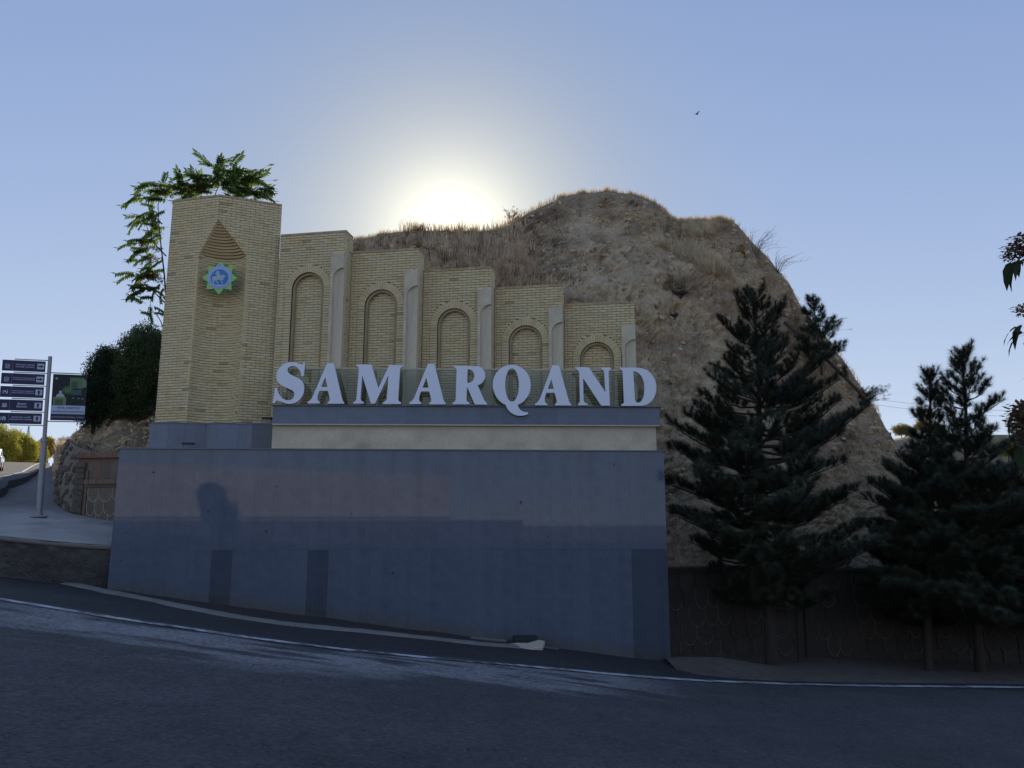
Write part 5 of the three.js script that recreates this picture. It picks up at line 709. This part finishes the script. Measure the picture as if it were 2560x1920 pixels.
// ---------------------------------------------------------------- signpost
{
  const base = at(97, 1292, 22.25), t = thing('signpost', 'steel signpost with five blue direction panels and a picture board, left of the wall', 'signpost', base.toArray(), 0.42);
  t.rotation.order = 'YXZ'; t.rotation.z = 0.03;
  part('lower_pole', cyl(0.085, 0.08, 2.15, 16).translate(0, 1.075, 0), M.steel, t); part('pole', cyl(0.055, 0.052, 2.55, 14).translate(0, 3.36, 0), M.steel, t);
  part('collar', cyl(0.115, 0.1, 0.07, 16).translate(0, 2.16, 0), M.steel, t); part('base_plate', merge([box(0.4, 0.03, 0.4, 0, 0.015, 0), cyl(0.13, 0.09, 0.08, 12).translate(0, 0.06, 0)]), M.steel, t);
  const panel = (w, h, draw) => { const c = document.createElement('canvas'); c.width = 512; c.height = Math.round(512 * h / w); const g = c.getContext('2d'); draw(g, c.width, c.height); const x = new THREE.CanvasTexture(c); x.colorSpace = THREE.SRGBColorSpace; return std({ map: x, roughness: 0.55 }); };
  const arrow = (g, x, y, s, up) => { g.fillStyle = '#b9bdd2'; g.fillRect(x - s / 2, y - s / 2, s, s); g.fillStyle = '#1c2038'; g.save(); g.translate(x, y); if (up) g.rotate(-Math.PI / 2); const k = s / 90; g.beginPath(); g.moveTo(-36 * k, -11 * k); g.lineTo(2 * k, -11 * k); g.lineTo(2 * k, -26 * k); g.lineTo(38 * k, 0); g.lineTo(2 * k, 26 * k); g.lineTo(2 * k, 11 * k); g.lineTo(-36 * k, 11 * k); g.fill(); g.restore(); };
  const icon = (g, k, x, y) => { g.strokeStyle = g.fillStyle = '#b9bdd2'; g.lineWidth = 3; const r = (a, b, c, d) => g.fillRect(x + a, y + b, c, d); if (k < 2) { g.beginPath(); g.moveTo(x - 30, y - 12); g.lineTo(x, y - 34); g.lineTo(x + 30, y - 12); g.closePath(); g.stroke(); for (const q of [-26, -12, 6, 20]) r(q, -10, 7, 26); r(-32, 18, 64, 5); r(-26, 30, 50, 6); r(-30, 40, 60, 6); } else if (k == 2) { r(-32, -4, 46, 36); r(20, -30, 8, 62); g.fillStyle = '#23264a'; g.beginPath(); g.arc(x - 9, y + 14, 11, Math.PI, 0); g.lineTo(x + 2, y + 32); g.lineTo(x - 20, y + 32); g.fill(); g.fillStyle = '#b9bdd2'; g.beginPath(); g.arc(x - 9, y - 4, 15, Math.PI, 0); g.fill(); } else if (k == 3) { g.beginPath(); g.moveTo(x - 30, y - 20); g.lineTo(x + 30, y - 20); g.lineTo(x + 24, y); g.lineTo(x - 24, y); g.fill(); r(-28, 8, 56, 26); } else { g.beginPath(); g.arc(x + 6, y - 4, 22, Math.PI, 0); g.fill(); r(-16, -4, 44, 36); r(-34, -26, 9, 58); g.fillStyle = '#23264a'; g.fillRect(x, y + 12, 12, 20); } };
  const TXT = [['"Afrosiyob" Muzeyi', '"Afrasiab" Museum'], ['Afrosiyob arxeologik yodgorligi', 'Archaeological site of Afrasiab'], ['Islom Karimov maqbarasi', 'Islam Karimov mausoleum'], ['Bozor', 'Bazaar'], ['Hazrati Xizr masjidi', 'Khazrati Khizr mosque']];
  const NAMES = ['topmost panel, arrow to the right', 'second panel from the top, arrow to the right', 'middle panel, arrow up', 'panel reading Bozor Bazaar, arrow up', 'lowest panel, arrow up'];
  const W = 1.07, Hh = 0.315;
  TXT.forEach((tx, i) => {
    const y = 4.32 - i * 0.382, p = part('direction_panel', rbox(W, Hh, 0.035, 0.006, -W / 2 - 0.1, y, 0.0), std({ color: rgb(0.04, 0.042, 0.085), roughness: 0.5 }), t, NAMES[i]);
    part('print', new THREE.PlaneGeometry(W - 0.02, Hh - 0.02).translate(-W / 2 - 0.1, y, 0.0215), panel(W, Hh, (g, w, h) => { g.fillStyle = '#23264a'; g.fillRect(0, 0, w, h); g.fillStyle = '#8f93ad'; g.fillRect(120, 4, 3, h - 8); icon(g, i, 60, h / 2); arrow(g, w - 52, h / 2, 84, i > 1); g.fillStyle = '#c6cade'; g.textAlign = 'center'; const big = i == 3; let z = big ? 40 : 25; g.font = `bold ${z}px sans-serif`; while (!big && Math.max(...tx.map((q) => g.measureText(q).width)) > 275) { z--; g.font = `bold ${z}px sans-serif`; } g.fillText(tx[0], 268, h / 2 - (big ? 6 : 8)); g.fillText(tx[1], 268, h / 2 + z * (big ? 0.85 : 1.0)); }), p);
    part('rail', bar(new V3(-W * 0.82, y + Hh / 2 + 0.033, 0), new V3(0, y + Hh / 2 + 0.033, 0), 0.014), M.steel, t);
  });
  part('rail', bar(new V3(-W * 0.82, 4.32 - 4 * 0.382 - Hh / 2 - 0.033, 0), new V3(0, 4.32 - 4 * 0.382 - Hh / 2 - 0.033, 0), 0.014), M.steel, t);
  const bw = 0.88, bh = 1.36, by = 3.44;
  const b = part('picture_board', rbox(bw, bh, 0.035, 0.006, bw / 2 + 0.11, by, 0), std({ color: rgb(0.03, 0.04, 0.05), roughness: 0.5 }), t, 'dark green picture board with a drawing of a mausoleum');
  part('print', new THREE.PlaneGeometry(bw - 0.02, bh - 0.02).translate(bw / 2 + 0.11, by, 0.0215), panel(bw, bh, (g, w, h) => {
    g.fillStyle = '#0c1519'; g.fillRect(0, 0, w, h); g.fillStyle = '#152022'; for (let i = 0; i < 60; i++) g.fillRect((i * 97) % w, (i * 61) % (h * 0.65), 30, 14);
    g.fillStyle = '#5f7a56'; g.fillRect(w * 0.5, h * 0.06, w * 0.4, h * 0.24); g.fillStyle = '#3f5a46'; g.beginPath(); g.arc(w * 0.64, h * 0.2, w * 0.1, Math.PI, 0); g.lineTo(w * 0.74, h * 0.3); g.lineTo(w * 0.54, h * 0.3); g.fill(); g.fillStyle = '#76896a'; g.beginPath(); g.moveTo(w * 0.9, h * 0.06); g.lineTo(w, h * 0.14); g.lineTo(w, h * 0.27); g.lineTo(w * 0.9, h * 0.27); g.fill();
    g.fillStyle = '#4f7747'; for (let i = 0; i < 12; i++) { g.beginPath(); const a = i / 12 * 6.28; g.ellipse(w * 0.46 + Math.cos(a) * 50, h * 0.34 + Math.sin(a) * 38, 44, 11, a, 0, 6.3); g.fill(); }
    g.fillStyle = '#42595c'; g.fillRect(w * 0.56, h * 0.33, w * 0.3, h * 0.11);
    g.fillStyle = '#aeb6b8'; g.beginPath(); g.arc(w * 0.24, h * 0.5, w * 0.13, Math.PI, 0); g.fill(); g.fillRect(w * 0.2, h * 0.36, w * 0.08, h * 0.06); g.fillStyle = '#6d8a58'; g.fillRect(w * 0.04, h * 0.5, w * 0.38, h * 0.17); g.fillStyle = '#435f38'; g.fillRect(w * 0.09, h * 0.55, w * 0.24, h * 0.12);
    g.fillStyle = '#c9d2da'; for (const [x, y] of [[0.6, 0.51], [0.76, 0.515], [0.88, 0.52]]) g.fillRect(w * x, h * y, 26, 8); g.beginPath(); g.arc(w * 0.1, h * 0.09, 20, 0, 7); g.fillStyle = '#93a0a4'; g.fill();
    g.fillStyle = '#b6bdd6'; g.fillRect(0, h * 0.68, w, h * 0.19); g.fillStyle = '#2a2d52'; g.textAlign = 'center'; g.font = 'bold 46px sans-serif'; g.fillText('"XO‘JA DONIYOR"', w / 2, h * 0.755); g.fillText('maqbarasi/mausoleum', w / 2, h * 0.835, w * 0.94);
    g.fillStyle = '#1d1f38'; g.fillRect(0, h * 0.87, w, h * 0.13); g.fillStyle = '#a5a9c2'; g.font = 'bold 34px sans-serif'; g.fillText('Islom Karimov ko‘chasi / street', w / 2, h * 0.95, w * 0.94);
  }), b);
  part('rail', bar(new V3(0, by + bh / 2 + 0.035, 0), new V3(bw + 0.12, by + bh / 2 + 0.035, 0), 0.015), M.steel, t); part('rail', bar(new V3(0, by - bh / 2 - 0.035, 0), new V3(bw + 0.12, by - bh / 2 - 0.035, 0), 0.015), M.steel, t);
}
// ---------------------------------------------------------------- car driving up the road at the left edge
{
  const P = new V3(-37.0, 0, -54.8); P.y = pave(-34.6, -56.5) + 0.27;
  const t = thing('car', 'white saloon car driving away uphill, cut off by the left edge', 'car', P.toArray(), Math.atan2(0.513, 0.858)); t.rotation.order = 'YXZ'; t.rotation.x = 0.06;
  const paint = new THREE.MeshPhysicalMaterial({ color: rgb(0.72, 0.73, 0.75), roughness: 0.35, clearcoat: 0.8 }), glassD = std({ color: rgb(0.02, 0.022, 0.026), roughness: 0.08 });
  const side = new THREE.Shape(); side.moveTo(-2.2, 0.32); side.lineTo(2.15, 0.32); side.quadraticCurveTo(2.3, 0.5, 2.22, 0.78); side.quadraticCurveTo(1.7, 0.92, 1.15, 0.95); side.lineTo(-1.35, 0.98); side.quadraticCurveTo(-2.0, 0.98, -2.22, 0.92); side.quadraticCurveTo(-2.32, 0.6, -2.2, 0.32);
  const cab = new THREE.Shape(); cab.moveTo(-1.5, 0.96); cab.quadraticCurveTo(-0.9, 1.42, -0.55, 1.45); cab.lineTo(0.35, 1.45); cab.quadraticCurveTo(0.6, 1.42, 1.2, 0.94);
  const ex = (s, w, b) => new THREE.ExtrudeGeometry(s, { depth: w - 2 * b, bevelEnabled: true, bevelSize: b, bevelThickness: b, bevelSegments: 3, curveSegments: 8 }).translate(0, 0, -(w - 2 * b) / 2).rotateY(Math.PI / 2);   // nose towards -z
  part('body', merge([ex(side, 1.7, 0.1), ex(cab, 1.46, 0.12)]), paint, t);
  const win = new THREE.Shape(); win.moveTo(-1.2, 1.0); win.quadraticCurveTo(-0.8, 1.33, -0.55, 1.37); win.lineTo(0.33, 1.37); win.quadraticCurveTo(0.5, 1.34, 0.92, 1.0);
  part('side_window', ex(win, 1.53, 0.02), glassD, t); part('rear_window', rbox(1.2, 0.5, 0.02, 0.008).rotateX(-0.9).translate(0, 1.22, 1.16), glassD, t);
  for (const [x, z] of [[-0.78, 1.35], [0.78, 1.35], [-0.78, -1.35], [0.78, -1.35]]) { const w = part('wheel', cyl(0.31, 0.31, 0.2, 20).rotateZ(Math.PI / 2).translate(x, 0.31, z), M.black, t); part('rim', cyl(0.2, 0.2, 0.22, 14).rotateZ(Math.PI / 2).translate(x, 0.31, z), M.steel, w); }
  for (const s of [-1, 1]) { part('tail_light', rbox(0.3, 0.2, 0.08, 0.03, s * 0.62, 0.78, 2.24), std({ color: rgb(0.20, 0.01, 0.01), roughness: 0.3 }), t); part('mirror', rbox(0.2, 0.13, 0.1, 0.03, s * 0.97, 1.02, -0.62), M.black, t); }
  part('number_plate', box(0.5, 0.11, 0.01, 0, 0.62, 2.325), std({ color: rgb(0.5, 0.5, 0.5) }), t); part('bumper', rbox(1.66, 0.2, 0.12, 0.04, 0, 0.42, 2.26), paint, t);
}
// ---------------------------------------------------------------- far things
{
  const D = 330, p = at(63, 1150, D), t = thing('lattice_mast', 'thin lattice pylon far off above the roadside trees, behind the signpost', 'pylon', p.toArray()), H = 14.5, g = [];
  for (const [sx, sz] of [[-1, -1], [1, -1], [1, 1], [-1, 1]]) g.push(bar(new V3(sx * 1.2, 0, sz * 1.2), new V3(sx * 0.12, H, sz * 0.12), 0.09, 4));
  part('legs', merge(g), M.steel, t); const b = []; for (let k = 0; k < 8; k++) { const f = k / 8, f2 = (k + 1) / 8, a = lerp(1.2, 0.12, f), c = lerp(1.2, 0.12, f2); for (const s of [-1, 1]) { b.push(bar(new V3(-a, f * H, s * a), new V3(c, f2 * H, s * c), 0.06, 4), bar(new V3(a, f * H, s * a), new V3(-c, f2 * H, s * c), 0.06, 4)); } } part('bracing', merge(b), M.steel, t);
}
{
  const top = [[2180, 1120], [2240, 1094], [2300, 1085], [2360, 1082], [2440, 1080], [2560, 1079], [2800, 1070], [3200, 1075]];
  struct('distant_bank', grid(160, 24, (u, v) => { const px = lerp(2100, 3200, u), D = 105 + 6 * Math.sin(u * 9), y = table(top, px) + (px < 2240 ? 0 : 0), c = at(px, y, D), k = v < 0.6 ? v / 0.6 : 1, d = v < 0.6 ? lerp(-7, 0, v / 0.6) : lerp(0, 60, (v - 0.6) / 0.4), n = fbm(px * 0.02, v * 4, 1, 3); return [c.x + n * 0.4, lerp(-5, c.y, Math.pow(k, 0.8)) + (v < 0.6 ? n * 0.5 * Math.sin(Math.PI * k) : 0.25 * n), c.z - d]; }, (x, y, z, u, v) => { const n = 1 + 0.3 * fbm(x * 0.2, y * 0.4, z * 0.1, 4); return v > 0.58 ? [0.50 * n, 0.40 * n, 0.25 * n] : [0.33 * n, 0.27 * n, 0.20 * n]; }), std({ vertexColors: true, map: rep(T.soil, 0.1), roughness: 1 }), 'pale loess bank far off behind the right pines');
  const G = [[0.26, 0.21, 0.07], [0.20, 0.17, 0.06], [0.3, 0.22, 0.08]];
  leafy('bank_tree', 'small golden sunlit tree on the far bank, next to the hill', 'tree', at(2255, 1096, 112), [[at(2255, 1075, 112), 1.5, 0.9, 1.2, 420], [at(2275, 1080, 112), 1.0, 0.7, 1.2, 220]], { seed: 71, geo: BIGSPRAY, size: 0.7, colors: G });
  leafy('bank_tree', 'pale golden sunlit tree on the far bank, beside the right pines', 'tree', at(2310, 1092, 116), [[at(2312, 1065, 116), 1.7, 1.2, 1.3, 480], [at(2345, 1075, 116), 1.3, 1.0, 1.2, 300]], { seed: 72, geo: BIGSPRAY, size: 0.7, colors: G });
  leafy('bank_bush', 'bright green sunlit bush between the right pines and the right edge', 'bush', at(2520, 1150, 60), [[at(2515, 1122, 60), 1.3, 0.6, 1.0, 400]], { seed: 73, geo: BIGSPRAY, size: 0.5, colors: [[0.14, 0.2, 0.04], [0.1, 0.15, 0.03]] });
  for (const [y0, y1, label] of [[1000, 1010, 'upper thin wire across the sky between hill and right pines'], [1014, 1024, 'lower thin wire across the sky between hill and right pines']]) { const a = at(2100, y0 - 12, 140), b = at(2700, y1 + 22, 140), t = thing('power_line', label, 'wire', a.toArray()); part('wire', new THREE.TubeGeometry(new THREE.CatmullRomCurve3([new V3(), b.clone().sub(a).multiplyScalar(0.5).add(new V3(0, -0.8, 0)), b.clone().sub(a)]), 24, 0.022, 4), M.black, t); }
  const bp = at(1742, 285, 70), t = thing('bird', 'tiny dark bird high in the sky right of the sun glow', 'bird', bp.toArray(), 0.5), body = new THREE.SphereGeometry(0.09, 12, 8); body.scale(1.9, 0.8, 0.8);
  part('body', body, M.black, t); for (const s of [-1, 1]) { const w = new THREE.Shape([[0, -0.07], [0.3, -0.04], [0.42, 0.02], [0.28, 0.07], [0, 0.08]].map((p) => new THREE.Vector2(...p))); part('wing', new THREE.ExtrudeGeometry(w, { depth: 0.012, bevelEnabled: false }).rotateX(-Math.PI / 2).rotateZ(0.4).rotateY(s > 0 ? Math.PI / 2 : -Math.PI / 2), M.black, t); }
}
// ---------------------------------------------------------------- across the road, behind the viewer: seen only as the pale band mirrored in the polished granite
{
  const wallM = std({ color: rgb(0.55, 0.51, 0.49), map: rep(T.stone, 0.3), roughness: 0.9 });
  const t = thing('low_building', 'long plain plastered building across the road, seen only mirrored in the granite wall', 'building', [-26, 1.2, 16], 0.02);
  const prof = (x) => 5.0 - 0.02 * x;
  const s = new THREE.Shape([[-24, 0], [25.6, 0], [25.6, 3.7], [10, 4.3], [-24, 5.2]].map((p) => new THREE.Vector2(...p)));
  part('wall', new THREE.ExtrudeGeometry(s, { depth: 7, bevelEnabled: false }), wallM, t); part('plinth', box(60, 2.2, 0.3, 0.8, -0.5, -0.2), std({ color: rgb(0.06, 0.055, 0.055), roughness: 0.9 }), t); part('ledge', rbox(50, 0.14, 0.3, 0.03, 0.8, 0.85, -0.12), std({ color: rgb(0.36, 0.31, 0.30), roughness: 0.9 }), t);
  for (let k = 0; k < 9; k++) part('window', box(1.5, 1.2, 0.06, -20 + k * 5, 2.2, -0.02), std({ color: rgb(0.40, 0.34, 0.31), roughness: 0.6 }), t);
  leafy('street_tree', 'round street tree across the road, seen only as a dark shape mirrored in the granite', 'tree', new V3(-16.2, 0.6, 13.0), [[new V3(-16.3, 3.1, 13.0), 0.85, 1.35, 0.9, 2600], [new V3(-16.1, 2.2, 13.0), 1.0, 0.8, 0.8, 1600], [new V3(-16.8, 3.6, 13.1), 0.6, 0.7, 0.6, 700]], { seed: 91, shell: 0.6, size: 1.2, girth: 0.12, colors: [[0.03, 0.05, 0.02]] });
  const f = thing('roadside_fence', 'low pale fence across the road, seen only mirrored in the right half of the granite', 'fence', [0.6, 1.3, 15.5]);
  for (let k = 0; k < 12; k++) part('post', rbox(0.14, 1.7, 0.14, 0.02, k * 0.9, 0.85, 0), wallM, f); part('rail', box(10.2, 0.12, 0.06, 5, 0.6, -0.1), wallM, f); part('rail', box(10.2, 0.12, 0.06, 5, 1.4, -0.1), wallM, f);
}
renderer.render(scene, camera);
